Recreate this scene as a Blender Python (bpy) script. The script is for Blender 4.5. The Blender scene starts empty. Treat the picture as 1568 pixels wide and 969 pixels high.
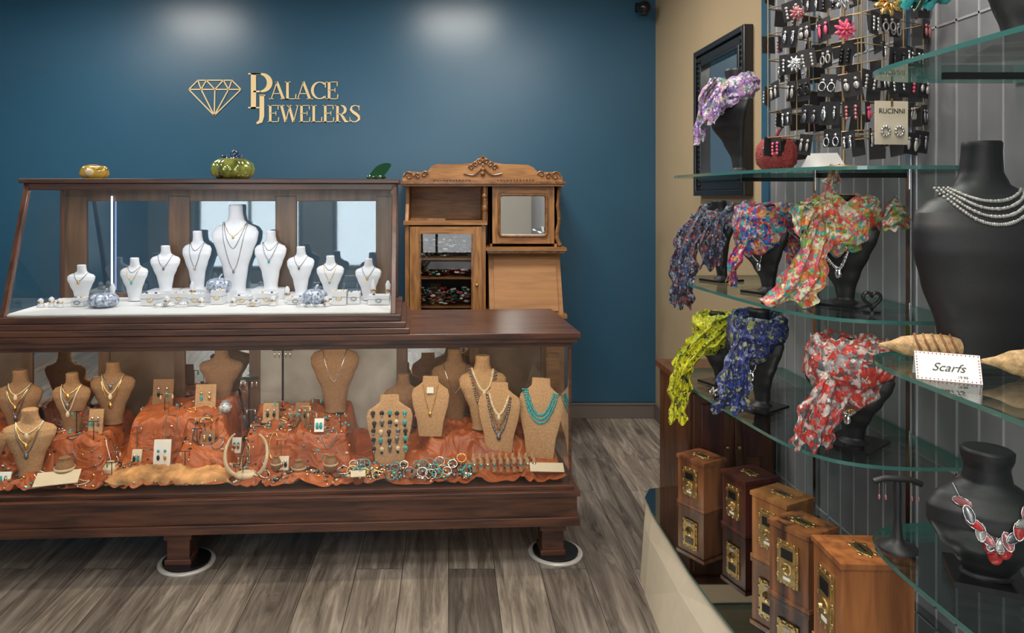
import bpy, math, random
from mathutils import Vector, Matrix, noise
random.seed(7)
R=random.uniform
sc=bpy.context.scene
try:
    sc.view_settings.view_transform='Standard'
except Exception: pass

# ------------------------------------------------------------ materials
def newmat(name):
    m=bpy.data.materials.new(name); m.use_nodes=True
    nt=m.node_tree; return m,nt,nt.nodes['Principled BSDF']
def plain(name,col,rough=.5,metal=0,var=.0,vscale=20,emit=None,es=0,coat=0,bump=0,sheen=0):
    m,nt,b=newmat(name)
    b.inputs['Roughness'].default_value=rough; b.inputs['Metallic'].default_value=metal
    b.inputs['Base Color'].default_value=(*col,1)
    b.inputs['Coat Weight'].default_value=coat; b.inputs['Sheen Weight'].default_value=sheen
    tc=nt.nodes.new('ShaderNodeTexCoord'); n=nt.nodes.new('ShaderNodeTexNoise')
    n.inputs['Scale'].default_value=vscale; n.inputs['Detail'].default_value=4
    nt.links.new(tc.outputs['Object'],n.inputs['Vector'])
    if var>0:
        r=nt.nodes.new('ShaderNodeValToRGB')
        r.color_ramp.elements[0].position=.3; r.color_ramp.elements[1].position=.7
        r.color_ramp.elements[0].color=(*[c*(1-var) for c in col],1)
        r.color_ramp.elements[1].color=(*[min(1,c*(1+var)) for c in col],1)
        nt.links.new(n.outputs['Fac'],r.inputs['Fac']); nt.links.new(r.outputs['Color'],b.inputs['Base Color'])
    if bump>0:
        bp=nt.nodes.new('ShaderNodeBump'); bp.inputs['Strength'].default_value=bump; bp.inputs['Distance'].default_value=.01
        nt.links.new(n.outputs['Fac'],bp.inputs['Height']); nt.links.new(bp.outputs['Normal'],b.inputs['Normal'])
    if emit:
        b.inputs['Emission Color'].default_value=(*emit,1); b.inputs['Emission Strength'].default_value=es
    return m
def wood(name,c1,c2,scale=(1.2,14,14),rough=.35,coat=.3,ns=3):
    m,nt,b=newmat(name)
    tc=nt.nodes.new('ShaderNodeTexCoord'); mp=nt.nodes.new('ShaderNodeMapping')
    mp.inputs['Scale'].default_value=scale
    n=nt.nodes.new('ShaderNodeTexNoise'); n.inputs['Scale'].default_value=ns; n.inputs['Detail'].default_value=8; n.inputs['Distortion'].default_value=.6
    r=nt.nodes.new('ShaderNodeValToRGB'); r.color_ramp.elements[0].position=.35; r.color_ramp.elements[1].position=.66
    r.color_ramp.elements[0].color=(*c1,1); r.color_ramp.elements[1].color=(*c2,1)
    nt.links.new(tc.outputs['Object'],mp.inputs['Vector']); nt.links.new(mp.outputs['Vector'],n.inputs['Vector'])
    nt.links.new(n.outputs['Fac'],r.inputs['Fac']); nt.links.new(r.outputs['Color'],b.inputs['Base Color'])
    bp=nt.nodes.new('ShaderNodeBump'); bp.inputs['Strength'].default_value=.15; bp.inputs['Distance'].default_value=.004
    nt.links.new(n.outputs['Fac'],bp.inputs['Height']); nt.links.new(bp.outputs['Normal'],b.inputs['Normal'])
    b.inputs['Roughness'].default_value=rough; b.inputs['Coat Weight'].default_value=coat; b.inputs['Coat Roughness'].default_value=.2
    return m
def glass(name,tint=(.96,.98,.97),base=.03,mx=.6,rough=0.0,gcol=(1,1,1)):
    m=bpy.data.materials.new(name); m.use_nodes=True; nt=m.node_tree; nt.nodes.clear()
    o=nt.nodes.new('ShaderNodeOutputMaterial'); t=nt.nodes.new('ShaderNodeBsdfTransparent'); g=nt.nodes.new('ShaderNodeBsdfGlossy')
    t.inputs['Color'].default_value=(*tint,1); g.inputs['Roughness'].default_value=rough; g.inputs['Color'].default_value=(*gcol,1)
    lw=nt.nodes.new('ShaderNodeLayerWeight'); lw.inputs['Blend'].default_value=.15
    mr=nt.nodes.new('ShaderNodeMapRange'); mr.inputs['To Min'].default_value=base; mr.inputs['To Max'].default_value=mx
    mix=nt.nodes.new('ShaderNodeMixShader')
    nt.links.new(lw.outputs['Fresnel'],mr.inputs['Value']); nt.links.new(mr.outputs['Result'],mix.inputs['Fac'])
    nt.links.new(t.outputs[0],mix.inputs[1]); nt.links.new(g.outputs[0],mix.inputs[2]); nt.links.new(mix.outputs[0],o.inputs[0])
    return m
def pattern(name,cols,scale=40,rough=.45,warp=.030,mixlo=.46,mixhi=.52):
    # printed silk: two warped cell layers blended by noise, with crease bump
    m,nt,b=newmat(name); N=nt.nodes.new; Lk=nt.links.new
    tc=N('ShaderNodeTexCoord'); n=N('ShaderNodeTexNoise'); n.inputs['Scale'].default_value=scale*.9; n.inputs['Detail'].default_value=3
    mx=N('ShaderNodeVectorMath'); mx.operation='SCALE'; mx.inputs['Scale'].default_value=warp
    ad=N('ShaderNodeVectorMath'); ad.operation='ADD'
    Lk(tc.outputs['Object'],n.inputs['Vector']); Lk(n.outputs['Color'],mx.inputs[0]); Lk(mx.outputs[0],ad.inputs[0]); Lk(tc.outputs['Object'],ad.inputs[1])
    outs=[]
    for q,(sc_,sh) in enumerate(((scale,0),(scale*2.6,3))):
        v=N('ShaderNodeTexVoronoi'); v.inputs['Scale'].default_value=sc_; Lk(ad.outputs[0],v.inputs['Vector'])
        r=N('ShaderNodeValToRGB'); r.color_ramp.interpolation='CONSTANT'
        e=r.color_ramp.elements
        while len(e)<len(cols): e.new(.5)
        for i in range(len(cols)): e[i].position=i/len(cols)
        for i in range(len(cols)): e[i].color=(*cols[(i*3+sh)%len(cols) if len(cols)%3 else (i+sh)%len(cols)],1)
        sp=N('ShaderNodeSeparateColor'); Lk(v.outputs['Color'],sp.inputs[0]); Lk(sp.outputs[q],r.inputs['Fac'])
        # printed petal shading: tone varies with distance from the motif centre
        mr0=N('ShaderNodeMapRange'); mr0.inputs['From Max'].default_value=.6; mr0.inputs['To Min'].default_value=1.1; mr0.inputs['To Max'].default_value=.60; Lk(v.outputs['Distance'],mr0.inputs['Value'])
        mm=N('ShaderNodeVectorMath'); mm.operation='SCALE'; Lk(r.outputs[0],mm.inputs[0]); Lk(mr0.outputs['Result'],mm.inputs['Scale'])
        outs.append(mm)
    n2=N('ShaderNodeTexNoise'); n2.inputs['Scale'].default_value=scale*1.5; n2.inputs['Detail'].default_value=3; Lk(tc.outputs['Object'],n2.inputs['Vector'])
    mr=N('ShaderNodeMapRange'); mr.inputs['From Min'].default_value=mixlo; mr.inputs['From Max'].default_value=mixhi; Lk(n2.outputs['Fac'],mr.inputs['Value'])
    mix=N('ShaderNodeMixRGB'); Lk(mr.outputs['Result'],mix.inputs[0]); Lk(outs[0].outputs[0],mix.inputs[1]); Lk(outs[1].outputs[0],mix.inputs[2])
    Lk(mix.outputs[0],b.inputs['Base Color'])
    n3=N('ShaderNodeTexNoise'); n3.inputs['Scale'].default_value=30; n3.inputs['Detail'].default_value=3; n3.inputs['Distortion'].default_value=1.2
    mp=N('ShaderNodeMapping'); mp.inputs['Scale'].default_value=(2.2,2.2,.7); Lk(tc.outputs['Object'],mp.inputs['Vector']); Lk(mp.outputs['Vector'],n3.inputs['Vector'])
    bp=N('ShaderNodeBump'); bp.inputs['Strength'].default_value=.7; bp.inputs['Distance'].default_value=.012
    Lk(n3.outputs['Fac'],bp.inputs['Height']); Lk(bp.outputs['Normal'],b.inputs['Normal'])
    b.inputs['Roughness'].default_value=rough; b.inputs['Sheen Weight'].default_value=.05
    return m

M_dark=wood('walnut_case',(.035,.014,.009),(.125,.046,.024))
M_darkv=wood('walnut_vertical',(.05,.018,.01),(.15,.055,.026),scale=(14,14,1.2))
M_back=wood('case_back_wood',(.08,.04,.02),(.17,.09,.045),scale=(10,10,1))
M_oak=wood('golden_oak',(.20,.085,.024),(.42,.19,.058),scale=(1.5,12,14),ns=4,coat=.05,rough=.45)
M_oakv=wood('golden_oak_v',(.21,.09,.026),(.44,.205,.064),scale=(12,12,1.4),ns=4,coat=.05,rough=.45)
M_oakp=wood('golden_oak_panel',(.28,.125,.038),(.38,.175,.055),scale=(1.0,3,9),ns=3,coat=.0,rough=.6)
M_oakd=wood('oak_carved',(.11,.045,.013),(.28,.12,.036),scale=(6,6,6),ns=6)
M_box=[wood('box_wood_a',(.10,.034,.013),(.30,.11,.04),scale=(9,9,1.5),coat=.6),wood('box_wood_b',(.035,.009,.007),(.12,.027,.018),scale=(9,9,1.5),coat=.6),
       wood('box_wood_c',(.24,.09,.022),(.46,.19,.048),scale=(9,9,1.5),coat=.6),wood('box_wood_d',(.03,.010,.006),(.36,.13,.035),scale=(14,14,1.2),ns=2,coat=.6),wood('box_wood_e',(.22,.07,.02),(.40,.145,.042),scale=(12,12,1.0),coat=.4)]
M_arm=wood('armoire_wood',(.05,.018,.008),(.15,.055,.024),scale=(10,10,1.2))
M_glass=glass('clear_glass',base=.05,mx=.5)
M_glassb=glass('back_glass',tint=(.66,.72,.76),base=.26,mx=.7,rough=.03,gcol=(.70,.78,.85))
M_shelf=glass('shelf_glass',tint=(.84,.90,.885),base=.07,mx=.75)
M_shelfe=plain('shelf_glass_edge',(.05,.17,.15),.1,0,coat=1)
M_dkglass=glass('cabinet_door_glass',tint=(.82,.82,.82),base=.06,mx=.7)
M_mirror=plain('mirror',(.82,.84,.85),.02,1)
M_blackmirror=plain('dark_mirror_top',(.42,.44,.45),.03,1)
M_white=plain('white_leatherette',(.74,.75,.78),.45,var=.04)
M_whitecard=plain('white_card',(.78,.77,.74),.6,var=.03)
M_black=plain('black_velvet',(.012,.012,.014),.5,var=.2,vscale=200)
M_blackg=plain('black_gloss',(.01,.01,.011),.2)
M_tan=plain('tan_linen',(.44,.26,.13),.85,var=.2,vscale=150,bump=.3)
M_tand=plain('tan_linen_dark',(.24,.125,.06),.85,var=.2,vscale=150)
M_silver=plain('silver',(.75,.75,.76),.2,1)
M_dsilver=plain('oxidised_silver',(.22,.22,.24),.3,.8)
M_gold=plain('gold',(.80,.52,.18),.25,1)
M_brass=plain('brass',(.52,.36,.15),.35,1,var=.25,vscale=60)
M_wire=plain('bronze_wire',(.40,.28,.14),.4,.8)
M_logo=plain('logo_gold_vinyl',(.80,.60,.31),.6)
M_turq=plain('turquoise',(.03,.33,.36),.35,var=.4,vscale=120)
M_red=plain('red_stone',(.42,.03,.03),.25,var=.4,vscale=80)
M_fur=plain('fur_pelt',(.46,.24,.095),.95,var=.65,vscale=16,bump=1)
M_bone=plain('horn_bone',(.66,.54,.36),.4,var=.15,vscale=30)
M_pale=plain('pale_back_panel',(.44,.41,.37),.35,var=.45,vscale=3.5)
M_panelb=plain('brown_back_panel',(.14,.09,.06),.3,var=.5,vscale=4)
M_amber=plain('amber_glass',(.80,.42,.05),.05,0,coat=1,var=.55,vscale=28); M_amber.node_tree.nodes['Principled BSDF'].inputs['Transmission Weight'].default_value=.35
M_green=plain('green_iridescent_glass',(.26,.30,.06),.08,.45,var=.75,vscale=22,coat=1)
M_blueg=plain('dark_blue_glass',(.01,.03,.10),.08,0,coat=1)
M_leaf=plain('green_ceramic',(.006,.05,.018),.12,coat=1)
M_pump=plain('beaded_silver',(.40,.45,.55),.3,.3,var=.8,vscale=90)
M_pumpr=plain('red_glitter',(.30,.040,.035),.7,var=.5,vscale=220,bump=.8)
M_cream=plain('cream_laminate',(.66,.58,.44),.5,var=.03)
M_wick=plain('wicker',(.28,.12,.05),.8,var=.5,vscale=90,bump=.8)
M_raffia=plain('raffia',(.48,.31,.15),.8,var=.35,vscale=90,bump=.6)
M_pink=plain('pink_bead',(.6,.08,.16),.3); M_pearl=plain('grey_pearl',(.42,.40,.38),.2,.4)
M_rose=plain('rose_enamel',(.45,.16,.17),.2,.3)
M_chrome=plain('chrome',(.6,.6,.6),.15,1)
M_metaldisc=plain('foot_disc',(.55,.53,.48),.35,.2)
M_ledrefl=plain('led_strip_and_reflection',(.8,.85,1),.4,emit=(.55,.62,1),es=2.2)  # glow for the real strip and for the bar painted as its reflection
S_purple=pattern('scarf_purple',[(.34,.14,.50),(.70,.56,.76),(.14,.08,.30),(.55,.42,.30),(.48,.22,.58),(.12,.26,.20),(.78,.70,.80)],44)
S_dark=pattern('scarf_dark',[(.02,.03,.06),(.32,.32,.40),(.02,.02,.03),(.32,.05,.04),(.03,.06,.17),(.08,.14,.20),(.02,.02,.03)],54)
S_multi=pattern('scarf_multi',[(.66,.06,.04),(.03,.16,.54),(.80,.32,.06),(.03,.34,.36),(.68,.54,.55),(.50,.04,.18),(.03,.05,.30)],40)
S_floral=pattern('scarf_floral',[(.80,.09,.05),(.32,.54,.09),(.86,.74,.58),(.90,.32,.07),(.10,.46,.40),(.82,.17,.26),(.84,.78,.52)],38)
S_yellow=pattern('scarf_yellow',[(.80,.76,.02),(.78,.78,.02),(.03,.04,.02),(.80,.76,.03),(.44,.56,.03),(.80,.74,.02),(.78,.74,.02)],50)
S_blue=pattern('scarf_blue',[(.01,.02,.12),(.02,.05,.28),(.01,.02,.08),(.34,.38,.12),(.02,.03,.17),(.22,.26,.48),(.01,.015,.08)],50)
S_red=pattern('scarf_red',[(.64,.05,.035),(.80,.72,.66),(.62,.06,.04),(.12,.12,.13),(.66,.06,.045),(.78,.56,.50),(.34,.32,.32)],34)

def cloth_mat():
    m,nt,b=newmat('rust_satin'); N=nt.nodes.new; Lk=nt.links.new
    tc=N('ShaderNodeTexCoord'); n=N('ShaderNodeTexNoise'); n.inputs['Scale'].default_value=5; n.inputs['Detail'].default_value=3
    r=N('ShaderNodeValToRGB'); e=r.color_ramp.elements; e[0].position=.3; e[1].position=.72; e[0].color=(.24,.050,.014,1); e[1].color=(.47,.125,.034,1)
    Lk(tc.outputs['Object'],n.inputs['Vector']); Lk(n.outputs['Fac'],r.inputs['Fac']); Lk(r.outputs[0],b.inputs['Base Color'])
    n2=N('ShaderNodeTexNoise'); n2.inputs['Scale'].default_value=8; n2.inputs['Detail'].default_value=2; n2.inputs['Distortion'].default_value=2.0
    Lk(tc.outputs['Object'],n2.inputs['Vector'])
    bp=N('ShaderNodeBump'); bp.inputs['Strength'].default_value=.75; bp.inputs['Distance'].default_value=.03
    Lk(n2.outputs['Fac'],bp.inputs['Height']); Lk(bp.outputs['Normal'],b.inputs['Normal'])
    b.inputs['Roughness'].default_value=.40; b.inputs['Specular IOR Level'].default_value=.45
    return m
M_cloth=cloth_mat()
def paint(name,col,rough):
    return plain(name,col,rough,var=.05,vscale=1.2)
M_bluew=paint('blue_semigloss_paint',(.024,.092,.158),.31)
M_tanw=paint('tan_paint',(.44,.335,.20),.6)
M_lightw=paint('light_wall_paint',(.5,.47,.42),.6)
M_ceil=paint('ceiling_tile',(.6,.6,.58),.9)
M_base=paint('taupe_trim_paint',(.14,.12,.105),.5)
def floor_mat():
    m,nt,b=newmat('vinyl_plank_floor')
    N=nt.nodes.new; Lk=nt.links.new
    tc=N('ShaderNodeTexCoord'); mp=N('ShaderNodeMapping'); mp.inputs['Rotation'].default_value=(0,0,math.pi/2)
    br=N('ShaderNodeTexBrick'); br.inputs['Scale'].default_value=1; br.inputs['Brick Width'].default_value=1.22; br.inputs['Row Height'].default_value=.185
    br.inputs['Mortar Size'].default_value=.0014; br.inputs['Mortar Smooth'].default_value=.1; br.offset=.37; br.offset_frequency=2
    br.inputs['Color1'].default_value=(0,0,0,1); br.inputs['Color2'].default_value=(1,1,1,1); br.inputs['Mortar'].default_value=(.5,.5,.5,1)
    Lk(tc.outputs['Object'],mp.inputs['Vector']); Lk(mp.outputs['Vector'],br.inputs['Vector'])
    mp2=N('ShaderNodeMapping'); mp2.inputs['Scale'].default_value=(11,1.0,1)
    Lk(tc.outputs['Object'],mp2.inputs['Vector'])
    ad=N('ShaderNodeVectorMath'); ad.operation='MULTIPLY_ADD'; ad.inputs[1].default_value=(9,9,9)
    Lk(br.outputs['Color'],ad.inputs[0]); Lk(mp2.outputs['Vector'],ad.inputs[2])
    n=N('ShaderNodeTexNoise'); n.inputs['Scale'].default_value=1.9; n.inputs['Detail'].default_value=11; n.inputs['Roughness'].default_value=.7; n.inputs['Distortion'].default_value=.9
    Lk(ad.outputs[0],n.inputs['Vector'])
    r=N('ShaderNodeValToRGB'); e=r.color_ramp.elements; e[0].position=.33; e[0].color=(.055,.045,.038,1); e[1].position=.70; e[1].color=(.38,.34,.295,1)
    x=e.new(.5); x.color=(.18,.155,.132,1)
    Lk(n.outputs['Fac'],r.inputs['Fac'])
    r2=N('ShaderNodeValToRGB'); r2.color_ramp.elements[0].color=(.58,.55,.53,1); r2.color_ramp.elements[1].color=(1.25,1.2,1.13,1)
    Lk(br.outputs['Color'],r2.inputs['Fac'])
    ml=N('ShaderNodeMixRGB'); ml.blend_type='MULTIPLY'; ml.inputs[0].default_value=1
    Lk(r.outputs['Color'],ml.inputs[1]); Lk(r2.outputs['Color'],ml.inputs[2])
    m2=N('ShaderNodeMixRGB'); m2.inputs[2].default_value=(.03,.025,.022,1); Lk(br.outputs['Fac'],m2.inputs[0]); Lk(ml.outputs[0],m2.inputs[1])
    Lk(m2.outputs[0],b.inputs['Base Color']); b.inputs['Roughness'].default_value=.45
    bp=N('ShaderNodeBump'); bp.inputs['Strength'].default_value=.2; bp.inputs['Distance'].default_value=.004
    Lk(n.outputs['Fac'],bp.inputs['Height']); Lk(bp.outputs['Normal'],b.inputs['Normal'])
    return m
M_floor=floor_mat()
M_slat=plain('grey_panel',(.19,.195,.205),.34,var=.2,vscale=3)
M_slatg=plain('panel_groove',(.52,.53,.55),.3,.4)

# ------------------------------------------------------------ mesh builder
def catmull(pts,n=6,closed=False):
    P=[Vector(p) for p in pts]; out=[]; L=len(P)
    for i in range(L if closed else L-1):
        p0=P[(i-1)%L] if closed or i>0 else P[0]; p1=P[i]; p2=P[(i+1)%L]; p3=P[(i+2)%L] if closed or i+2<L else P[-1]
        for k in range(n):
            t=k/n
            out.append(.5*((2*p1)+(-p0+p2)*t+(2*p0-5*p1+4*p2-p3)*t*t+(-p0+3*p1-3*p2+p3)*t**3))
    if not closed: out.append(P[-1])
    return out
class MB:
    def __init__(s): s.v=[];s.f=[];s.fm=[];s.fs=[];s.mats=[];s.M=Matrix.Identity(4)
    def mi(s,m):
        if m not in s.mats: s.mats.append(m)
        return s.mats.index(m)
    def add(s,vs,fs,m,smooth=False):
        o=len(s.v); s.v+= [s.M@Vector(v) for v in vs]; k=s.mi(m)
        for f in fs: s.f.append([i+o for i in f]); s.fm.append(k); s.fs.append(smooth)
    def box(s,x0,x1,y0,y1,z0,z1,m):
        vs=[(x,y,z) for z in (z0,z1) for y in (y0,y1) for x in (x0,x1)]
        s.add(vs,[(0,2,3,1),(4,5,7,6),(0,1,5,4),(2,6,7,3),(0,4,6,2),(1,3,7,5)],m)
    def hexa(s,p,m):
        s.add(p,[(3,2,1,0),(4,5,6,7),(0,1,5,4),(1,2,6,5),(2,3,7,6),(3,0,4,7)],m)
    def quad(s,p,m): s.add(p,[(0,1,2,3)],m)
    def loft(s,rings,m,cap=True,smooth=True,loop=False):
        n=len(rings[0]); vs=[p for r in rings for p in r]; fs=[]
        K=len(rings)
        for i in range(K if loop else K-1):
            for j in range(n):
                fs.append((i*n+j,i*n+(j+1)%n,((i+1)%K)*n+(j+1)%n,((i+1)%K)*n+j))
        s.add(vs,fs,m,smooth)
        if cap and not loop:
            s.add(rings[0],[tuple(range(n))[::-1]],m); s.add(rings[-1],[tuple(range(n))],m)
    def lathe(s,c,prof,m,n=20,sx=1,sy=1,lobes=0,la=.1,smooth=True):
        rings=[]
        for r,z in prof:
            ring=[]
            for j in range(n):
                a=2*math.pi*j/n; q=r*(1-la*abs(math.cos(lobes*a/2))**3 if lobes else 1)
                ring.append((c[0]+q*sx*math.cos(a),c[1]+q*sy*math.sin(a),c[2]+z))
            rings.append(ring)
        s.loft(rings,m,True,smooth)
    def cyl(s,c,r,h,m,n=20): s.lathe(c,[(r,0),(r,h)],m,n,smooth=False)
    def ell(s,c,r,m,n=10,k=7,lobes=0,la=.1):
        if not hasattr(r,'__len__'): r=(r,r,r)
        prof=[(max(.02,math.sin(math.pi*i/k)),-math.cos(math.pi*i/k)*r[2]) for i in range(k+1)]
        s.lathe(c,prof,m,n,r[0],r[1],lobes,la)
    def tube(s,pts,r,m,n=6,closed=False,radii=None):
        P=[Vector(p) for p in pts]; rings=[]; L=len(P); up=Vector((0,0,1)); prev=None
        for i in range(L):
            if closed: t=P[(i+1)%L]-P[i-1]
            else: t=P[min(i+1,L-1)]-P[max(i-1,0)]
            if t.length<1e-9: t=Vector((0,0,1))
            t.normalize()
            a=prev if prev else (up if abs(t.z)<.9 else Vector((1,0,0)))
            u=t.cross(a)
            if u.length<1e-6: u=t.cross(Vector((0,1,0)))
            u.normalize(); w=u.cross(t); prev=w
            rr=radii[i] if radii else r
            rings.append([P[i]+rr*(math.cos(2*math.pi*j/n)*u+math.sin(2*math.pi*j/n)*w) for j in range(n)])
        s.loft(rings,m,True,True,loop=closed)
    def grid(s,G,m,smooth=True):
        a=len(G);b=len(G[0]); vs=[p for r in G for p in r]
        s.add(vs,[(i*b+j,i*b+j+1,(i+1)*b+j+1,(i+1)*b+j) for i in range(a-1) for j in range(b-1)],m,smooth)
    def prism(s,poly,z0,z1,m,side=None,axis='z'):
        n=len(poly)
        def P(p,z):
            return (p[0],p[1],z) if axis=='z' else ((p[0],z,p[1]) if axis=='y' else (z,p[0],p[1]))
        s.add([P(p,z0) for p in poly],[tuple(range(n))[::-1]],m)
        s.add([P(p,z1) for p in poly],[tuple(range(n))],m)
        vs=[P(p,z0) for p in poly]+[P(p,z1) for p in poly]
        s.add(vs,[(i,(i+1)%n,n+(i+1)%n,n+i) for i in range(n)],side or m)
    def stroke(s,pts,w,y0,y1,m):
        n=len(pts); L=[];Rr=[]
        for i in range(n):
            a=Vector(pts[max(i-1,0)]);b=Vector(pts[min(i+1,n-1)]); t=(b-a); t.normalize(); nn=Vector((-t[1],t[0]))
            ww=(w[i] if hasattr(w,'__len__') else w)/2
            L.append(Vector(pts[i])+nn*ww);Rr.append(Vector(pts[i])-nn*ww)
        for i in range(n-1):
            q=[L[i],L[i+1],Rr[i+1],Rr[i]]
            s.hexa([(p[0],y1,p[1]) for p in q]+[(p[0],y0,p[1]) for p in q],m)
    def finish(s,name,loc=(0,0,0),rz=0,bevel=0,parent=None,scale=1):
        me=bpy.data.meshes.new(name); me.from_pydata([tuple(v) for v in s.v],[],s.f)
        for m in s.mats: me.materials.append(m)
        for i,p in enumerate(me.polygons): p.material_index=s.fm[i]; p.use_smooth=s.fs[i]
        me.validate(); me.update()
        o=bpy.data.objects.new(name,me); sc.collection.objects.link(o)
        o.location=loc; o.rotation_euler=(0,0,math.radians(rz)); o.scale=(scale,)*3
        if bevel>0:
            b=o.modifiers.new('bevel','BEVEL'); b.width=bevel; b.segments=2; b.limit_method='ANGLE'; b.angle_limit=math.radians(40)
        if parent: o.parent=parent
        return o
def rotz(d): return Matrix.Rotation(math.radians(d),4,'Z')

# ------------------------------------------------------------ room
XL,XR,YF,YB,H=-3.3,1.40,-3.0,4.86,3.0
b=MB(); b.box(XL-.1,XR+.1,YF-.1,YB+.1,-.1,0,M_floor); b.finish('floor')
b=MB(); b.box(XL-.1,XR+.1,YF-.1,YB+.1,H,H+.1,M_ceil); b.finish('ceiling')
b=MB(); b.box(XL-.1,XR+.1,YB,YB+.1,0,H,M_bluew); b.finish('wall_back')
b=MB(); b.box(XL-.1,XL,YF,YB,0,H,M_bluew); b.finish('wall_left')
b=MB(); b.box(XR,XR+.1,YF,YB,0,H,M_tanw); b.finish('wall_right')
b=MB()
wins=[(-2.7,-1.3),(-.9,.5)]
b.box(XL-.1,XR+.1,YF-.1,YF,0,.5,M_lightw); b.box(XL-.1,XR+.1,YF-.1,YF,2.4,H,M_lightw)
b.box(XL-.1,-2.7,YF-.1,YF,.5,2.4,M_lightw); b.box(-1.3,-.9,YF-.1,YF,.5,2.4,M_lightw); b.box(.5,XR+.1,YF-.1,YF,.5,2.4,M_lightw)
b.finish('wall_front')
for i,(a,c) in enumerate(wins):
    w=MB()
    for x0,x1,z0,z1 in ((a,a+.06,.5,2.4),(c-.06,c,.5,2.4),(a,c,.5,.56),(a,c,2.34,2.4),((a+c)/2-.02,(a+c)/2+.02,.5,2.4)):
        w.box(x0,x1,YF-.08,YF-.02,z0,z1,M_base)
    w.quad([(a,YF-.05,.5),(c,YF-.05,.5),(c,YF-.05,2.4),(a,YF-.05,2.4)],M_glass)
    w.finish('window_%d'%(i+1))
b=MB(); b.box(XL,XR,YB-.015,YB,0,.105,M_base); b.box(XL,XR,YB-.02,YB,.09,.105,M_base); b.finish('baseboard_back',bevel=.003)
b=MB(); b.box(XR-.015,XR,3.18,YB-.015,0,.105,M_base); b.finish('baseboard_right',bevel=.003)
b=MB(); b.box(XL,XL+.015,YF,YB-.015,0,.105,M_base); b.finish('baseboard_left',bevel=.003)
b=MB(); b.box(XR-.012,XR,YF,3.10,0,H,M_slat)
y=3.04
while y>-.2:
    b.box(XR-.0145,XR-.011,y-.003,y+.003,0,H,M_slatg); y-=.083
for z in (.33,.74,1.98,2.38): b.box(XR-.0145,XR-.011,YF,3.10,z-.003,z+.003,M_slatg)
b.finish('panel_wall_grooved')
b=MB(); b.box(XR-.02,XR,3.10,3.17,0,H,M_bluew); b.finish('trim_1')
def troffer(x,y,e,sx=.6,sy=.6):
    t=MB()
    for q in ((x-sx/2-.03,x+sx/2+.03,y-sy/2-.03,y-sy/2),(x-sx/2-.03,x+sx/2+.03,y+sy/2,y+sy/2+.03),(x-sx/2-.03,x-sx/2,y-sy/2,y+sy/2),(x+sx/2,x+sx/2+.03,y-sy/2,y+sy/2)):
        t.box(*q,H-.03,H,M_whitecard)
    o=t.finish('ceiling_light_panel')
    l=bpy.data.lights.new('panel_lamp','AREA'); l.shape='RECTANGLE'; l.size=sx; l.size_y=sy; l.energy=e; l.color=(1,.94,.86)
    lo=bpy.data.objects.new('panel_lamp',l); sc.collection.objects.link(lo); lo.location=(x,y,H-.015); lo.parent=o
for x,y,e,sx,sy in ((-2.05,3.65,36,.55,.42),(.07,3.65,38,.55,.42),(-2.85,2.5,22,.5,.6),(.72,1.9,36,.55,.8),(.12,.2,44,.5,.8),(-1.2,-2.3,30,.55,.8),(.75,-1.3,32,.55,.8)): troffer(x,y,e,sx,sy)  # far-left panel is unseen, added to brighten the left side of the room

# ------------------------------------------------------------ logo
def letter(b,ch,x,z,h,y0,y1,m):
    T,t=.145,.048
    def S(p,w):
        ww=[q*h for q in w] if hasattr(w,'__len__') else w*h
        b.stroke([(x+q[0]*h,z+q[1]*h) for q in p],ww,y0,y1,m)
    def arc(cx,cy,rx,ry,a0,a1,n=16,tw=.11):
        p=[];w=[]
        for i in range(n+1):
            a=math.radians(a0+(a1-a0)*i/n); p.append((cx+rx*math.cos(a),cy+ry*math.sin(a))); w.append(t+tw*abs(math.cos(a))**1.3)
        S(p,w)
    def sf(x0,x1,zz): S([(x0,zz),(x1,zz)],.04)
    if ch=='A':
        S([(.08,0),(.42,1)],t); S([(.40,1),(.78,0)],T); S([(.2,.32),(.62,.32)],.04); sf(-.04,.22,.02); sf(.6,.96,.02); return .92
    if ch=='L':
        S([(.15,0),(.15,1)],T); sf(0,.32,.98); sf(0,.62,.02); S([(.6,0),(.63,.3)],.05); return .70
    if ch=='C':
        arc(.48,.5,.42,.47,48,312); S([(.80,.66),(.80,.98)],.05); S([(.80,.02),(.80,.2)],.03); return .92
    if ch=='E':
        S([(.15,0),(.15,1)],T); sf(0,.62,.98); sf(0,.64,.02); sf(.15,.48,.52); S([(.61,1),(.61,.74)],.05); S([(.62,0),(.65,.28)],.05); S([(.48,.40),(.48,.64)],.04); return .74
    if ch in 'PR':
        S([(.15,0),(.15,1)],T); sf(0,.34,.98); sf(0,.32,.02); S([(.15,.975),(.36,.975)],t); S([(.15,.48),(.36,.48)],t); arc(.34,.727,.27,.248,90,-90)
        if ch=='R': S([(.34,.48),(.5,.25),(.62,.05),(.80,.02)],[.1,T,T,.05]); return .84
        return .72
    if ch=='W':
        S([(.08,1),(.34,0)],T); S([(.34,0),(.56,.95)],t); S([(.52,1),(.80,0)],T); S([(.80,0),(1.06,1)],t); sf(-.06,.26,.98); sf(.4,.7,.98); sf(.94,1.16,.98); return 1.14
    if ch=='S':
        pts=[(.60,.80),(.52,.95),(.34,.985),(.16,.90),(.12,.74),(.24,.60),(.42,.48),(.58,.34),(.60,.16),(.44,.03),(.26,.01),(.10,.1),(.06,.24)]
        w=[.04,.05,.05,.09,.14,.16,.17,.16,.13,.07,.05,.05,.04]
        S(pts,w); S([(.60,.70),(.60,.98)],.045); S([(.06,.02),(.06,.3)],.045); return .74
b=MB()
U=.00441
def lx(p): return (p-288)*U
def lz(p): return (190-p)*U
letter(b,'P',lx(380),lz(166),54*U,0,.006,M_logo)
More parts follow.
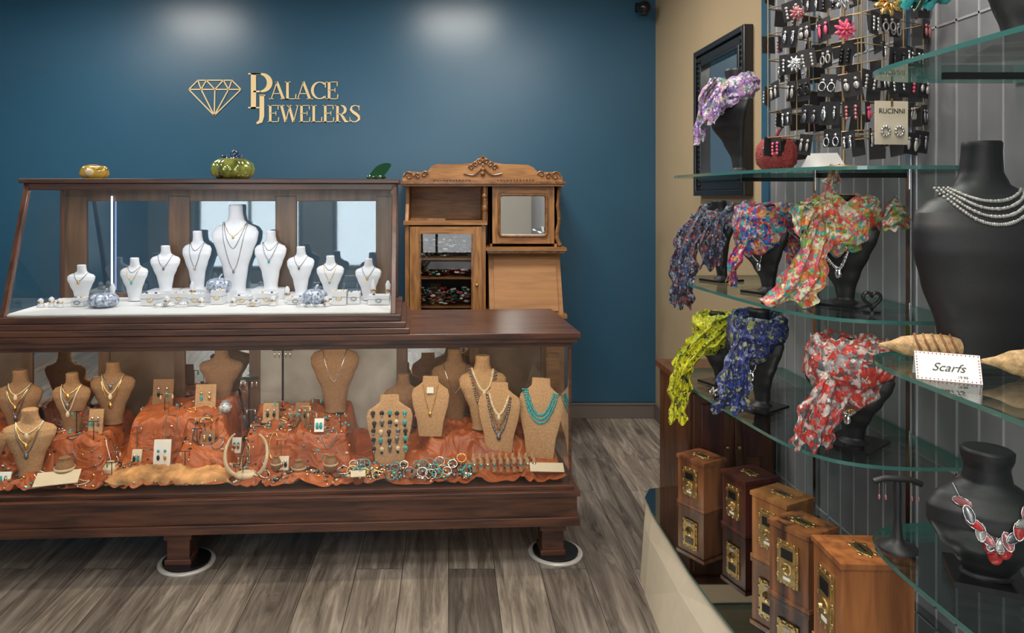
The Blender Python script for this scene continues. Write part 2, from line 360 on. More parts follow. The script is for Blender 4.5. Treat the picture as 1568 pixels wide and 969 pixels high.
b.stroke([(lx(401),lz(146)),(lx(401),lz(178)),(lx(399),lz(186)),(lx(393),lz(189))],[7*U,7*U,6*U,3*U],0,.006,M_logo)
b.stroke([(lx(397),lz(146)),(lx(406),lz(146))],2*U,0,.006,M_logo)
x=lx(413)
for ch in 'ALACE': x+=(letter(b,ch,x,lz(152),27*U,0,.006,M_logo)-.06)*27*U
x=lx(410)
for ch in 'EWELERS': x+=(letter(b,ch,x,lz(187),26*U,0,.006,M_logo)-.02)*26*U
D=dict(a=(289,137),b=(303,123),c=(355,123),d=(369,137),e=(328,177),f=(316,123),g=(329,137),h=(342,123),i=(308,137),j=(350,137))
for p,q in ('ab','bc','cd','de','ea','ad','ib','if','gf','gh','jh','jc','ie','ge','je'):
    P,Q=D[p],D[q]; b.stroke([(lx(P[0]),lz(P[1])),(lx(Q[0]),lz(Q[1]))],1.6*U,0,.006,M_logo)
b.finish('wall_logo_sign',(-1.76,YB-.007,1.985))

# ------------------------------------------------------------ lower display case
CX,CY,CR=.533,2.92,3.0
def C2W(x,y):
    v=rotz(CR)@Vector((x,y,0)); return (CX+v.x,CY+v.y)
LL=3.2
b=MB()
b.box(-LL,0,-.02,.60,.925,.948,M_dark); b.box(-LL+.012,-.012,-.006,.59,.905,.925,M_dark); b.box(-LL+.03,-.03,.012,.58,.885,.905,M_dark)
b.box(-LL+.01,-.01,.0,.59,.20,.285,M_dark); b.box(-LL,0,-.015,.60,.285,.305,M_dark); b.box(-LL+.02,-.02,.008,.585,.305,.322,M_dark)
b.box(-LL+.0,0,-.012,.60,.165,.20,M_dark)
for x0 in (-LL+.03,-.042): 
    for y0 in (.014,.562): b.box(x0,x0+.012,y0,y0+.012,.32,.89,M_dark)
b.box(-LL+.03,-.03,.566,.58,.32,.36,M_back); b.box(-LL+.03,-.03,.566,.58,.84,.89,M_back)
n=9; st=(LL-.06)/n
for i in range(n+1):
    x=-LL+.03+i*st; b.box(max(x-.025,-LL+.03),min(x+.025,-.03),.560,.58,.33,.89,M_back)
for i in range(n):
    x=-LL+.055+i*st; b.box(x,x+st-.05,.568,.574,.36,.84,[M_panelb,M_panelb,M_mirror,M_panelb,M_mirror,M_pale,M_pale,M_mirror,M_panelb][i])
b.box(-1.36,-1.354,.016,.02,.32,.885,M_glass)
for x0 in (-.1,-1.62,-3.1):
    for y0 in (.1,.5):
        b.box(x0-.045,x0+.045,y0-.045,y0+.045,.02,.17,M_dark); b.box(x0-.055,x0+.055,y0-.055,y0+.055,.12,.165,M_dark); b.box(x0-.052,x0+.052,y0-.052,y0+.052,.018,.04,M_dark)
        b.lathe((x0+.02,y0,0),[(.112,0),(.115,.006),(.112,.012),(.10,.014),(.098,.010)],M_metaldisc,28); b.cyl((x0+.02,y0,.010),.095,.009,M_blackg,24)
b.quad([(-LL+.035,.02,.322),(-.035,.02,.322),(-.035,.02,.886),(-LL+.035,.02,.886)],M_glass)
b.quad([(-.036,.02,.322),(-.036,.57,.322),(-.036,.57,.886),(-.036,.02,.886)],M_glass)
b.quad([(-LL+.036,.02,.322),(-LL+.036,.57,.322),(-LL+.036,.57,.886),(-LL+.036,.02,.886)],M_glass)
case=b.finish('jewelry_display_case',(CX,CY,0),CR,bevel=.004)
def area(name,parent,loc,sx,sy,e,col,rot=(0,0,0)):
    l=bpy.data.lights.new(name,'AREA'); l.shape='RECTANGLE'; l.size=sx; l.size_y=sy; l.energy=e; l.color=col
    o=bpy.data.objects.new(name,l); sc.collection.objects.link(o); o.location=loc; o.rotation_euler=rot; o.parent=parent
area('case_tube_lamp',case,(-1.6,.09,.878),3.0,.03,8,(1,.84,.62),(math.radians(18),0,0))

def sst(a,b_,x):
    t=max(0,min(1,(x-a)/(b_-a))); return t*t*(3-2*t)
def hump(x,y,x0,x1,y0,h,s=.022): return h*sst(x0-s,x0+s,x)*(1-sst(x1-s,x1+s,x))*sst(y0-s,y0+s,y)
def hc(x,y):
    z=.345+.05*sst(.1,.45,y)
    z+=hump(x,y,-1.90,-1.48,.26,.17)+hump(x,y,-2.22,-1.97,.20,.11)+hump(x,y,-1.40,-.95,.2,.13)+hump(x,y,-1.66,-1.45,.15,.09)*(1 if y<.26 else 0)+hump(x,y,-.62,-.08,.26,.06)+hump(x,y,-3.1,-2.4,.25,.1)
    return z
def hcf(x,y):
    z=hc(x,y)
    wx=noise.noise(Vector((x*4,y*4,9)))*.12; wy=noise.noise(Vector((x*4,y*4,19)))*.12
    X,Y=x+wx,y+wy
    r1=1-abs(noise.noise(Vector((X*6+3,Y*8,1.7))))*2
    r2=1-abs(noise.noise(Vector((X*13,Y*10,4.7))))*2
    r3=1-abs(noise.noise(Vector((X*26,Y*20,7.7))))*2
    q=.026*max(0,r1)**2+.014*max(0,r2)**2+.004*r3
    return max(.326,z+q-.018)
b=MB(); G=[]
NX,NY=560,84
for i in range(NX+1):
    x=-3.15+3.10*i/NX; G.append([(x,.03+.52*j/NY,hcf(x,.03+.52*j/NY)) for j in range(NY+1)])
b.grid(G,M_cloth); b.finish('draped_satin_cloth',(CX,CY,0),CR)

# ------------------------------------------------------------ busts
PROF=[(0,.44,.17,.02),(.05,.42,.16,.02),(.28,.55,.14,.0),(.46,.78,.14,-.02),(.60,.97,.15,-.02),(.68,1.0,.14,-.0),(.735,.88,.12,.02),(.775,.55,.11,.03),(.82,.36,.12,.03),(.90,.30,.13,.02),(.985,.30,.13,.01),(1.0,.26,.11,.01)]
FLAT=[(0,.60,.03,.0),(.25,.70,.03,.02),(.5,.92,.035,.05),(.68,1.0,.035,.07),(.78,.92,.03,.085),(.85,.6,.03,.09),(.90,.42,.03,.095),(1.0,.40,.028,.1)]
BBUST=[(0,.34,.18,.08),(.02,.34,.17,.08),(.06,.22,.08,.09),(.15,.26,.08,.08),(.3,.45,.09,.03),(.46,.74,.115,-.04),(.60,.96,.13,-.07),(.68,1.0,.125,-.05),(.74,.85,.12,-.01),(.79,.55,.12,.03),(.84,.38,.135,.045),(.92,.32,.14,.04),(.985,.32,.14,.03),(1.0,.28,.12,.03)]
LOWB=[(0,.50,.20,.08),(.03,.50,.19,.08),(.06,.36,.12,.07),(.15,.50,.14,.04),(.30,.80,.18,-.02),(.46,1.0,.21,-.06),(.56,1.0,.21,-.05),(.65,.84,.19,-.01),(.71,.58,.18,.03),(.76,.40,.17,.05),(.86,.36,.17,.05),(.93,.42,.20,.05),(.985,.43,.205,.05),(1.0,.38,.18,.05)]
WIDE=[(0,.52,.12,.04),(.15,.62,.12,.02),(.35,.86,.13,-.02),(.50,.99,.145,-.05),(.60,1.0,.145,-.05),(.67,.95,.14,-.03),(.72,.78,.13,-.005),(.76,.54,.12,.02),(.80,.36,.115,.04),(.86,.28,.115,.045),(.95,.26,.115,.04),(.99,.26,.115,.035),(1.0,.24,.11,.035)]
def pint(prof,t):
    for i in range(len(prof)-1):
        if prof[i][0]<=t<=prof[i+1][0]:
            f=(t-prof[i][0])/(prof[i+1][0]-prof[i][0]+1e-9); f=f if prof is FLAT else f*f*(3-2*f)*.5+f*.5
            return [prof[i][k]*(1-f)+prof[i+1][k]*f for k in range(4)]
    return list(prof[-1])
def bust(b,Hh,W,m,prof=PROF,n=28):
    rings=[]
    ts=sorted(set([p[0] for p in prof]+[i/40 for i in range(41)]))
    for t in ts:
        _,a,d,yo=pint(prof,t)
        rings.append([(a*W/2*math.cos(2*math.pi*j/n),yo*Hh+d*W*math.sin(2*math.pi*j/n),t*Hh) for j in range(n)])
    b.loft(rings,m)
def front(Hh,W,x,z,prof):
    _,a,d,yo=pint(prof,max(0,min(1,z/Hh))); a*=W/2
    return yo*Hh-d*W*math.sqrt(max(.05,1-min(.97,abs(x/a))**2))
def necklace(b,Hh,W,m,drop=.3,xn=.5,r=.0025,prof=PROF,beads=0,pend=None,zt=.80,pm=None,p=1.6):
    pts=[]
    N=24
    for i in range(N+1):
        t=-1+2*i/N; x=xn*W/2*t; z=Hh*(zt-drop*(1-abs(t)**p)); pts.append((x,front(Hh,W,x,z,prof)-r*.8,z))
    if beads:
        for i in range(len(pts)-1):
            for f in (0,.5):
                q=Vector(pts[i]).lerp(Vector(pts[i+1]),f); b.ell(q,beads*R(.8,1.15),m,6,4)
    else: b.tube(pts,r,m,5)
    if pend:
        q=pts[N//2]; b.ell((q[0],q[1]-pend*.3,q[2]-pend),(pend*.8,pend*.5,pend*1.2),pm or m,8,6)

wb=[(-1.60,3.13,1.035,.165,.125),(-1.40,3.20,1.035,.19,.13),(-1.285,3.26,1.075,.20,.135),(-1.155,3.30,1.075,.265,.14),(-.985,3.32,1.06,.40,.215),(-.82,3.31,1.075,.265,.15),(-.675,3.28,1.055,.215,.13),(-.535,3.25,1.04,.19,.125),(-.36,3.22,1.035,.185,.12)]
for i,(x,y,z,h,w) in enumerate(wb):
    b=MB(); bust(b,h,w,M_white)
    mm=[M_dsilver,M_gold,M_dsilver][i%3]
    necklace(b,h,w,mm,[.22,.34,.28,.42,.16,.30,.22,.38,.25][i],.5,.0014,pend=.007,pm=[M_gold,M_turq,M_dsilver,M_pearl][i%4])
    if i in (1,3,5,7): necklace(b,h,w,M_dsilver,.14,.46,.0012)
    if i==4: necklace(b,h,w,M_dsilver,.55,.55,.0014,pend=.007); necklace(b,h,w,M_dsilver,.30,.5,.0014)
    if z>1.04: b.box(-w*.5,w*.5,-w*.3,w*.45,1.032-z,0,M_white)
    b.finish('white_necklace_bust',(x,y,z),R(-8,8))
b=MB()
for (x,y,w,d,h) in [(-1.50,3.06,.05,.05,.03),(-1.57,3.06,.05,.05,.035),(-1.17,3.14,.075,.05,.045),(-1.08,3.08,.06,.05,.05),(-1.0,3.12,.05,.05,.06),(-.89,3.12,.07,.05,.035),(-.78,3.1,.08,.05,.05),(-.66,3.12,.07,.05,.03),(-.47,3.1,.06,.05,.06),(-.41,3.13,.05,.05,.05),(-.30,3.11,.09,.06,.04),(-1.27,3.08,.08,.05,.05),(-.83,3.06,.05,.04,.02)]:
    b.box(x-w/2,x+w/2,y-d/2,y+d/2,1.033,1.033+h,M_white)
    b.box(x-w/2-.001,x+w/2+.001,y-d/2-.001,y+d/2+.001,1.033+h*.55,1.033+h*.58,M_dsilver)
    for q in (-.25,.25): b.ell((x+w*q,y-d*.2,1.035+h),(.006,.006,.005),random.choice([M_gold,M_dsilver,M_blueg,M_silver]),8,5)
    b.tube([(x+.012*math.cos(k*.6),y-d/2-.003,1.033+h*.45+.008*math.sin(k*.6)) for k in range(10)],.0016,random.choice([M_gold,M_dsilver]),5,True)
for (x,y,h) in [(-1.72,3.03,.035),(-1.68,3.04,.04),(-1.64,3.03,.035),(-1.45,3.1,.09),(-1.13,3.17,.09),(-.71,3.16,.07),(-.33,3.16,.10),(-.27,3.2,.09),(-.75,3.07,.04),(-.92,3.07,.03),(-1.2,3.06,.04),(-1.05,3.05,.035),(-.52,3.06,.04)]:
    b.lathe((x,y,1.033),[(.016,0),(.014,.005),(.009,h*.5),(.012,h*.8),(.004,h)],M_white,12)
    b.lathe((x,y,1.033),[(.0135,h*.45),(.0145,h*.5),(.0135,h*.55)],M_gold,12); b.ell((x,y-.014,1.033+h*.55),(.005,.004,.005),M_dsilver,6,4)
for k in range(3):
    b.tube([( -1.22+.05*k+.02*math.cos(a*.6), 3.03+.02*math.sin(a*.6),1.04+.0035*k) for a in range(11)],.005,M_silver,6,True)
    b.tube([( -.62+.04*k+.02*math.cos(a*.6), 3.03+.02*math.sin(a*.6),1.04) for a in range(11)],.004,M_silver,6,True)
b.finish('white_jewelry_stands')
def pumpkin(name,loc,rx,rz_,m,stem,lob=10):
    b=MB(); b.lathe((0,0,0),[(rx*.35,0.0),(rx*.7,rz_*.08),(rx*.95,rz_*.4),(rx,rz_*.9),(rx*.95,rz_*1.4),(rx*.7,rz_*1.8),(rx*.35,rz_*1.95),(rx*.1,rz_*1.85)],m,lob*6,lobes=lob,la=.13)
    b.tube(catmull([(0,0,rz_*1.8),(rx*.05,0,rz_*2.1),(rx*.2,0,rz_*2.4),(rx*.28,0,rz_*2.45)],3),rx*.08,stem,7)
    if stem is M_blueg:
        for k in range(9):
            a=k*.9; b.ell((rx*.35*math.cos(a),rx*.3*math.sin(a),rz_*(1.95+.12*math.sin(k*2))),(rx*.17,rx*.14,rx*.07),stem,8,6)
        b.tube(catmull([(0,0,rz_*1.9),(-rx*.02,0,rz_*2.3),(rx*.1,0,rz_*2.6)],4),rx*.07,stem,8)
    return b.finish(name,loc)
pumpkin('beaded_pumpkin',(-1.455,3.03,1.033),.062,.030,M_pump,M_silver)
pumpkin('beaded_pumpkin',(-.575,3.09,1.033),.055,.034,M_pump,M_silver)
pumpkin('beaded_pumpkin',(-1.02,3.19,1.073),.055,.032,M_pump,M_silver)
b=MB(); b.box(-.06,.06,-.05,.05,0,.04,M_white); b.finish('white_display_riser',(-1.02,3.20,1.033))

# ------------------------------------------------------------ upper display case
b=MB()
x0,x1=-2.30,-.745
b.box(x0-.03,x1+.055,-.015,.56,.949,.972,M_dark); b.box(x0-.018,x1+.04,-.0,.55,.972,.995,M_dark); b.box(x0-.006,x1+.02,.015,.54,.995,1.022,M_dark)
b.box(x0+.012,x1-.012,.035,.52,1.022,1.031,M_whitecard)
yb,yt,zb,zt=.022,.20,1.022,1.545
for xa in (x0,x1-.022):
    b.hexa([(xa,yb,zb),(xa+.022,yb,zb),(xa+.022,yb+.025,zb),(xa,yb+.025,zb),(xa,yt,zt),(xa+.022,yt,zt),(xa+.022,yt+.025,zt),(xa,yt+.025,zt)],M_darkv)
    b.box(xa,xa+.022,.51,.535,zb,zt,M_darkv)
b.box(x0-.012,x1+.012,yt-.02,.55,1.553,1.572,M_dark); b.box(x0,x1,yt,yt+.03,1.525,1.553,M_dark)
for xa in (x0,x1-.022): b.box(xa,xa+.022,yt,.535,1.525,1.553,M_dark)
b.box(x0+.02,x1-.02,.51,.53,1.475,1.553,M_back); b.box(x0+.02,x1-.02,.51,.53,1.022,1.05,M_back)
W_=x1-x0-.044
for f0,f1 in ((0,.065),(.31,.375),(.635,.70),(.945,1)):
    b.box(x0+.022+W_*f0,x0+.022+W_*f1,.508,.53,1.03,1.5,M_back)
for f0,f1 in ((.065,.31),(.375,.635),(.70,.945)):
    b.quad([(x0+.022+W_*f0,.52,1.05),(x0+.022+W_*f1,.52,1.05),(x0+.022+W_*f1,.52,1.475),(x0+.022+W_*f0,.52,1.475)],M_glassb)
b.quad([(x0+.02,yb+.01,zb),(x1-.02,yb+.01,zb),(x1-.02,yt+.01,zt),(x0+.02,yt+.01,zt)],M_glass)
for xa in (x0+.01,x1-.01): b.add([(xa,yb+.02,zb),(xa,.52,zb),(xa,.52,zt),(xa,yt+.02,zt)],[(0,1,2,3)],M_glass)
b.add([(x0+.02,yt+.02,1.56),(x1-.02,yt+.02,1.56),(x1-.02,.53,1.56),(x0+.02,.53,1.56)],[(0,1,2,3)],M_dark)
b.box(x0+.03,x1-.03,yt+.032,yt+.040,1.535,1.541,M_ledrefl); b.box(x0+.235,x0+.243,.495,.503,1.06,1.5,M_ledrefl)  # upright bar is a glowing stand-in for a reflection, no lamp there
up=b.finish('countertop_display_case',(CX,CY,0),CR,bevel=.003)
area('led_lamp',up,((x0+x1)/2,yt+.06,1.53),1.45,.03,3.8,(.95,.95,1),(math.radians(-4),0,0))

b=MB()
b.lathe((0,0,0),[(.03,0),(.05,.006),(.068,.024),(.062,.050),(.045,.064),(.03,.060)],M_amber,30,sy=.8,lobes=6,la=.08)
b.ell((.0,-.045,.032),(.022,.014,.018),M_bone,10,6); b.ell((-.005,0,.062),(.034,.025,.008),M_tand,10,6)
for k in range(5): b.ell((.05*math.cos(k*1.3),.035*math.sin(k*1.3),.05),(.014,.012,.010),M_gold,8,6)
x,y=C2W(-2.08,.36); b.finish('amber_glass_dish',(x,y,1.572),scale=.95)
x,y=C2W(-1.48,.36); pumpkin('green_glass_pumpkin',(x,y,1.572),.098,.050,M_green,M_blueg,9)
b=MB()
G=[]
for i in range(17):
    t=i/16; w=.034*math.sin(math.pi*min(1,t*.95+.03))**.7; cx=-.045+.10*t; cz=.006+.062*t**1.3
    G.append([(cx-.25*abs(u)*w,u*w*.6-.01,cz+.035*w/.034*u+ (0.003 if abs(u)<.01 else 0)) for u in (-1,-.6,-.25,0,.25,.6,1)])
b.grid(G,M_leaf); b.ell((0,0,.012),(.035,.026,.012),M_leaf,12,8); b.ell((-.045,0,.012),(.012,.012,.011),M_leaf,10,7)
x,y=C2W(-.83,.38); b.finish('green_ceramic_leaf',(x,y,1.572),10)

# ------------------------------------------------------------ lower case contents
def put(b,name,x,y,z=None,rz=0,sink=.012,bevel=0):
    X,Y=C2W(x,y); 
    return b.finish(name,(X,Y,(hc(x,y)-sink+.012) if z is None else z),CR+rz,bevel=bevel)
tb=[(-2.26,.17,.27,.21,M_tan,PROF),(-2.15,.30,.25,.17,M_tand,PROF),(-2.00,.36,.27,.19,M_tand,PROF),(-2.40,.36,.30,.20,M_tand,PROF),
    (-.60,.30,.26,.17,M_tan,FLAT),(-.36,.36,.33,.22,M_tan,PROF),(-.30,.25,.30,.19,M_tan,FLAT),(-.125,.22,.34,.20,M_tan,FLAT),(-1.03,.40,.36,.22,M_tand,PROF),(-1.56,.48,.23,.2,M_tand,PROF),
    (-2.42,.14,.24,.18,M_tand,PROF),(-.48,.47,.33,.22,M_tand,PROF),(-.72,.45,.28,.18,M_tand,PROF)]
for i,(x,y,h,w,m,pr) in enumerate(tb):
    b=MB(); bust(b,h,w,m,pr)
    if pr is FLAT: b.box(-w*.1,w*.1,.02,.07,0,h*.6,m)
    if i in (0,1,2,3,10): 
        for k in range(3): necklace(b,h,w,[M_bone,M_gold,M_dsilver][(i+k)%3],.14+.15*k,.5,.0025,prof=pr,pend=.011)
    if i==4: necklace(b,h,w,M_gold,.45,.4,.002,prof=pr,pend=.01,zt=.86); b.box(-.015,.015,.0,.01,.19,.215,M_whitecard)
    if i in (5,6):
        for k in range(3): necklace(b,h,w,[M_bone,M_tand,M_dsilver][k],.28+.14*k,.45+.06*k,.002,prof=pr,beads=.006,zt=.82,pend=.012,p=1.9)
    if i==7:
        for k in range(3): necklace(b,h,w,M_turq,.30+.05*k,.60+.1*k,.002,prof=pr,beads=.0055,zt=.84,p=2.2)
    if i in (8,11): necklace(b,h,w,M_silver,.4,.5,.002,prof=pr)
    put(b,'tan_necklace_bust',x,y,rz=[8,-5,5,0,-6,5,-12,-22,0,0,0,0,0][i])
b=MB(); bust(b,.29,.20,M_tan,FLAT); b.box(-.02,.02,.02,.09,0,.15,M_tan)
for r_ in range(5):
    for c_ in range(5):
        x=-.07+.034*c_+R(-.004,.004); z=.07+.036*r_+R(-.004,.004)
        if abs(x)>.085: continue
        y=front(.29,.20,min(.054,abs(x)),z,FLAT)-.003
        m=random.choice([M_blackg,M_dsilver,M_turq,M_bone,M_black]); b.ell((x,y,z),(.010,.004,.011),m,8,5); b.ell((x,y,z-.013),(.006,.003,.009),random.choice([M_silver,M_blackg,M_dsilver]),6,4)
put(b,'earring_display_board',-.775,.19,rz=4)
b=MB()
for (x,y,w,h,m) in [(-1.80,.40,.09,.11,M_tand),(-1.60,.36,.09,.10,M_tan),(-1.73,.18,.07,.12,M_whitecard),(-2.04,.27,.06,.10,M_tan),(-1.30,.30,.07,.08,M_tan),(-1.55,.21,.06,.05,M_tand),(-1.16,.28,.06,.09,M_tand),(-1.85,.22,.04,.06,M_cream),(-1.22,.16,.04,.05,M_cream),(-1.45,.30,.04,.06,M_whitecard),(-2.32,.08,.05,.04,M_whitecard),(-1.08,.22,.04,.05,M_whitecard)]:
    z=hc(x,y); b.hexa([(x-w/2,y,z),(x+w/2,y,z),(x+w/2,y+.008,z),(x-w/2,y+.008,z),(x-w/2,y+.02,z+h),(x+w/2,y+.02,z+h),(x+w/2,y+.028,z+h),(x-w/2,y+.028,z+h)],m)
    for s_ in (-1,1):
        b.ell((x+s_*w*.2,y+.006,z+h*.65),(.006,.004,.007),M_turq if m is M_whitecard else M_silver,8,5); b.ell((x+s_*w*.2,y+.004,z+h*.42),(.007,.004,.012),random.choice([M_turq,M_blackg,M_gold]),8,5)
b.finish('earring_cards',(CX,CY,0),CR)
b=MB()
pts=[(.085*math.cos(math.radians(a)),0.012*math.sin(a*.05),.095+.1*math.sin(math.radians(a))) for a in range(-235,56,12)]
b.tube(pts,.006,M_bone,7,radii=[.004+.005*math.sin(math.pi*i/(len(pts)-1)) for i in range(len(pts))])
b.ell((0,.0,.01),(.05,.03,.02),M_bone,12,7)
put(b,'horn_collar_necklace',-1.36,.10,.345)
b=MB(); G=[]
for i in range(61):
    x=-.25+.5*i/60; row=[]
    for j in range(25):
        y=-.075+.15*j/24; e=max(0,1-(x/.25)**2)*max(0,1-(y/.075)**2)
        ox=.02*noise.noise(Vector((y*20,x*8,1)));z=.045*e**.45*(1+.5*noise.noise(Vector((x*14,y*14,0))))+.008*noise.noise(Vector((x*90,y*50,0)))
        row.append((x+ox,y+ox,z))
    G.append(row)
b.grid(G,M_fur); put(b,'fur_pelt',-1.67,.115,.345)
b=MB(); b.lathe((0,0,0),[(.03,0),(.045,.03),(.05,.07),(.046,.10),(.05,.105)],M_wick,18)
for k in range(6): b.tube([(.052*math.cos(a*.4),.052*math.sin(a*.4),.012+.016*k) for a in range(16)],.004,M_wick,5,True)
b.tube([(.048*math.cos(a*.35),0,.10+.05*math.sin(a*.35)) for a in range(10)],.004,M_wick,6)
put(b,'wicker_basket',-.10,.38)
b=MB()
for k in range(260):
    x=R(-.95,-.42); y=R(.05,.17); z=hcf(x,y)+R(.0,.02)
    m=random.choice([M_turq,M_dsilver,M_silver,M_dsilver,M_blackg,M_bone,M_gold,M_tand])
    b.ell((x,y,z),(R(.004,.011),R(.004,.009),R(.003,.009)),m,7,5)
for k in range(34):
    x=R(-.95,-.42); y=R(.06,.17); z=hcf(x,y)+.012; r_=R(.014,.026)
    b.tube([(x+r_*math.cos(a*.52),y+r_*.5*math.sin(a*.52),z+r_*.7*math.sin(a*.52)+.01) for a in range(12)],.0022,random.choice([M_silver,M_turq,M_dsilver,M_gold]),5,True)
b.finish('turquoise_jewelry_pile',(CX,CY,0),CR)
b=MB()
for r_ in range(2):
    for k in range(10):
        x=-.42+.028*k; y=.11+.045*r_; z=hc(x,y)
        b.lathe((x,y,z),[(.010,0),(.009,.03),(.007,.05),(.002,.058)],M_tan,8); b.lathe((x,y,z),[(.010,.028),(.0115,.031),(.010,.034)],M_silver,8); b.ell((x,y-.011,z+.032),(.006,.004,.006),random.choice([M_turq,M_silver,M_red]),6,4)
b.finish('ring_finger_stand',(CX,CY,0),CR)
def jar(x,y,m,r_,h):
    b=MB(); b.lathe((0,0,0),[(r_*.5,0),(r_*.9,h*.2),(r_,h*.5),(r_*.7,h*.8),(r_*.45,h*.9),(r_*.55,h)],m,18)
    b.lathe((0,0,0),[(r_*1.0,h*.45),(r_*1.03,h*.5),(r_*1.0,h*.55)],M_bone,18); put(b,'pottery_jar',x,y)
jar(-2.10,.13,M_tand,.040,.085); jar(-1.93,.16,M_bone,.028,.05); jar(-1.02,.14,M_tand,.03,.07); jar(-1.50,.32,M_pump,.028,.05); jar(-1.15,.12,M_tand,.03,.06); jar(-1.25,.16,M_tand,.022,.06)
b=MB()
for (x,y,w,d,a) in [(-2.10,.07,.16,.09,14),(-.12,.08,.14,.06,-6),(-.9,.05,.06,.04,5)]:
    b.M=Matrix.Translation((x,y,hc(x,y)+.024))@rotz(a)@Matrix.Rotation(.25,4,'X'); b.box(-w/2,w/2,-d/2,d/2,0,.003,M_cream)
b.finish('paper_cards',(CX,CY,0),CR)
b=MB()
for k in range(560):
    x=random.choice([R(-2.5,-1.95),R(-2.0,-1.4),R(-1.4,-.95),R(-1.4,-.95)]); y=R(.04,.40); z=hcf(x,y)+.003
    b.ell((x,y,z),(R(.003,.009),R(.003,.008),R(.003,.007)),random.choice([M_turq,M_silver,M_blackg,M_bone,M_gold,M_dsilver,M_tand,M_dsilver]),7,4)
for k in range(46):
    x=R(-2.4,-.95); y=R(.06,.34); r_=R(.016,.034)
    b.tube([(x+r_*math.cos(a*.52),y+r_*.7*math.sin(a*.52),hcf(x+r_*math.cos(a*.52),y+r_*.7*math.sin(a*.52))+.004) for a in range(12)],.0028,random.choice([M_silver,M_bone,M_dsilver,M_gold,M_tand,M_blackg]),5,True)
for k in range(24):
    x=R(-2.3,-.98); y=R(.08,.36); z=hcf(x,y); hh=R(.05,.10); mm=random.choice([M_dsilver,M_brass,M_blackg])
    b.tube([(x,y,z-.005),(x,y,z+hh)],.0018,mm,5); b.tube([(x-.022,y,z+hh),(x+.022,y,z+hh)],.002,mm,5)
    for s_ in (-.018,.018): b.ell((x+s_,y,z+hh-.012),(.004,.003,.010),random.choice([M_turq,M_bone,M_silver,M_red]),6,5)
b.finish('scattered_jewelry',(CX,CY,0),CR)
for (x,y) in ((-1.42,.42),(-1.27,.43)):
    b=MB(); b.cyl((0,0,0),.03,.008,M_blackg); b.cyl((0,0,.0),.005,.28,M_blackg,8); b.box(-.045,.045,-.006,.006,.27,.285,M_blackg)
    for s_ in (-.035,-.015,.015,.035): b.ell((s_,-.006,.25),(.004,.004,.014),M_silver,6,5)
    put(b,'earring_t_stand',x,y)

# ------------------------------------------------------------ oak secretary cabinet
b=MB()
b.box(0,.025,0,.38,0,1.32,M_oakv); b.box(.475,.50,0,.38,0,1.32,M_oakv); b.box(.025,.475,.365,.38,0,1.32,M_black); b.box(-.01,.51,-.02,.38,1.32,1.345,M_oak)
b.box(.025,.475,0,.37,.05,.08,M_oak)
for z in (.45,.80,.98,1.10): b.box(.025,.475,.03,.36,z,z+.012,M_oak)
b.box(.03,.09,-.02,0,.08,1.31,M_oakv); b.box(.42,.475,-.02,0,.08,1.31,M_oakv); b.box(.09,.42,-.02,0,1.265,1.31,M_oak); b.box(.09,.42,-.02,0,.08,.15,M_oak)
b.box(.09,.10,-.016,-.002,.15,1.265,M_oakd); b.box(.41,.42,-.016,-.002,.15,1.265,M_oakd)
b.quad([(.09,-.01,.15),(.42,-.01,.15),(.42,-.01,1.265),(.09,-.01,1.265)],M_dkglass)
b.ell((.445,-.028,.95),.01,M_brass)
b.box(.0,.02,.10,.38,1.345,1.56,M_oakv); b.box(.02,.51,.36,.38,1.345,1.56,M_oak); b.box(.485,.515,.06,.38,1.345,1.56,M_oakv); b.box(.03,.25,.05,.07,1.345,1.360,M_oakd)
b.hexa([(0,.0,1.345),(.02,.0,1.345),(.02,.1,1.345),(0,.1,1.345),(0,.08,1.45),(.02,.08,1.45),(.02,.1,1.45),(0,.1,1.45)],M_oakv)
b.tube([(.497,.05,1.345),(.497,.05,1.56)],.014,M_oakd,10)
b.ell((.497,.05,1.42),(.02,.02,.03),M_oakd); b.ell((.497,.05,1.50),(.02,.02,.02),M_oakd)
b.box(-.025,.99,.02,.38,1.56,1.575,M_oak); b.box(-.035,1.0,.005,.38,1.575,1.59,M_oakd)
ped=[(-.02,1.59),(-.02,1.63),(.02,1.655),(.10,1.65),(.14,1.655),(.165,1.69),(.20,1.700),(.36,1.700),(.42,1.71),(.455,1.73),(.485,1.755),(.515,1.73),(.55,1.71),(.61,1.700),(.77,1.695),(.80,1.68),(.83,1.65),(.91,1.65),(.95,1.65),(.985,1.62),(.985,1.59)]
b.prism(ped,.05,.075,M_oak,M_oakd,axis='y')
def scroll(cx,cz,s_,d):
    b.tube([(cx+d*s_*(1-k/16)*math.cos(k*.55),.045,cz+s_*(1-k/16)*math.sin(k*.55)) for k in range(14)],.006,M_oakd,6)
scroll(.02,1.625,.03,-1); scroll(.94,1.625,.03,1); scroll(.12,1.635,.022,1); scroll(.85,1.635,.022,-1); scroll(.075,1.625,.02,-1); scroll(.895,1.625,.02,1)
for d in (-1,1):
    for k in range(3): scroll(.485+d*(.022+.026*k),1.715-.018*k,.018,d)
    b.tube(catmull([(.485+d*.12,.045,1.64),(.485+d*.06,.045,1.63),(.485+d*.02,.04,1.66),(.485,.04,1.70)],4),.006,M_oakd,6)
for k in range(5): b.ell((.485,.045,1.64+.026*k),(.016-.002*k,.015,.017),M_oakd)
for k in range(24): b.ell((.18+.02*k if k<12 else .38+.02*k-.04,.045,1.60),.006,M_oakd,6,4)
b.box(.53,.545,.06,.38,1.18,1.56,M_oakv); b.box(.545,.95,.33,.38,1.18,1.56,M_oak)
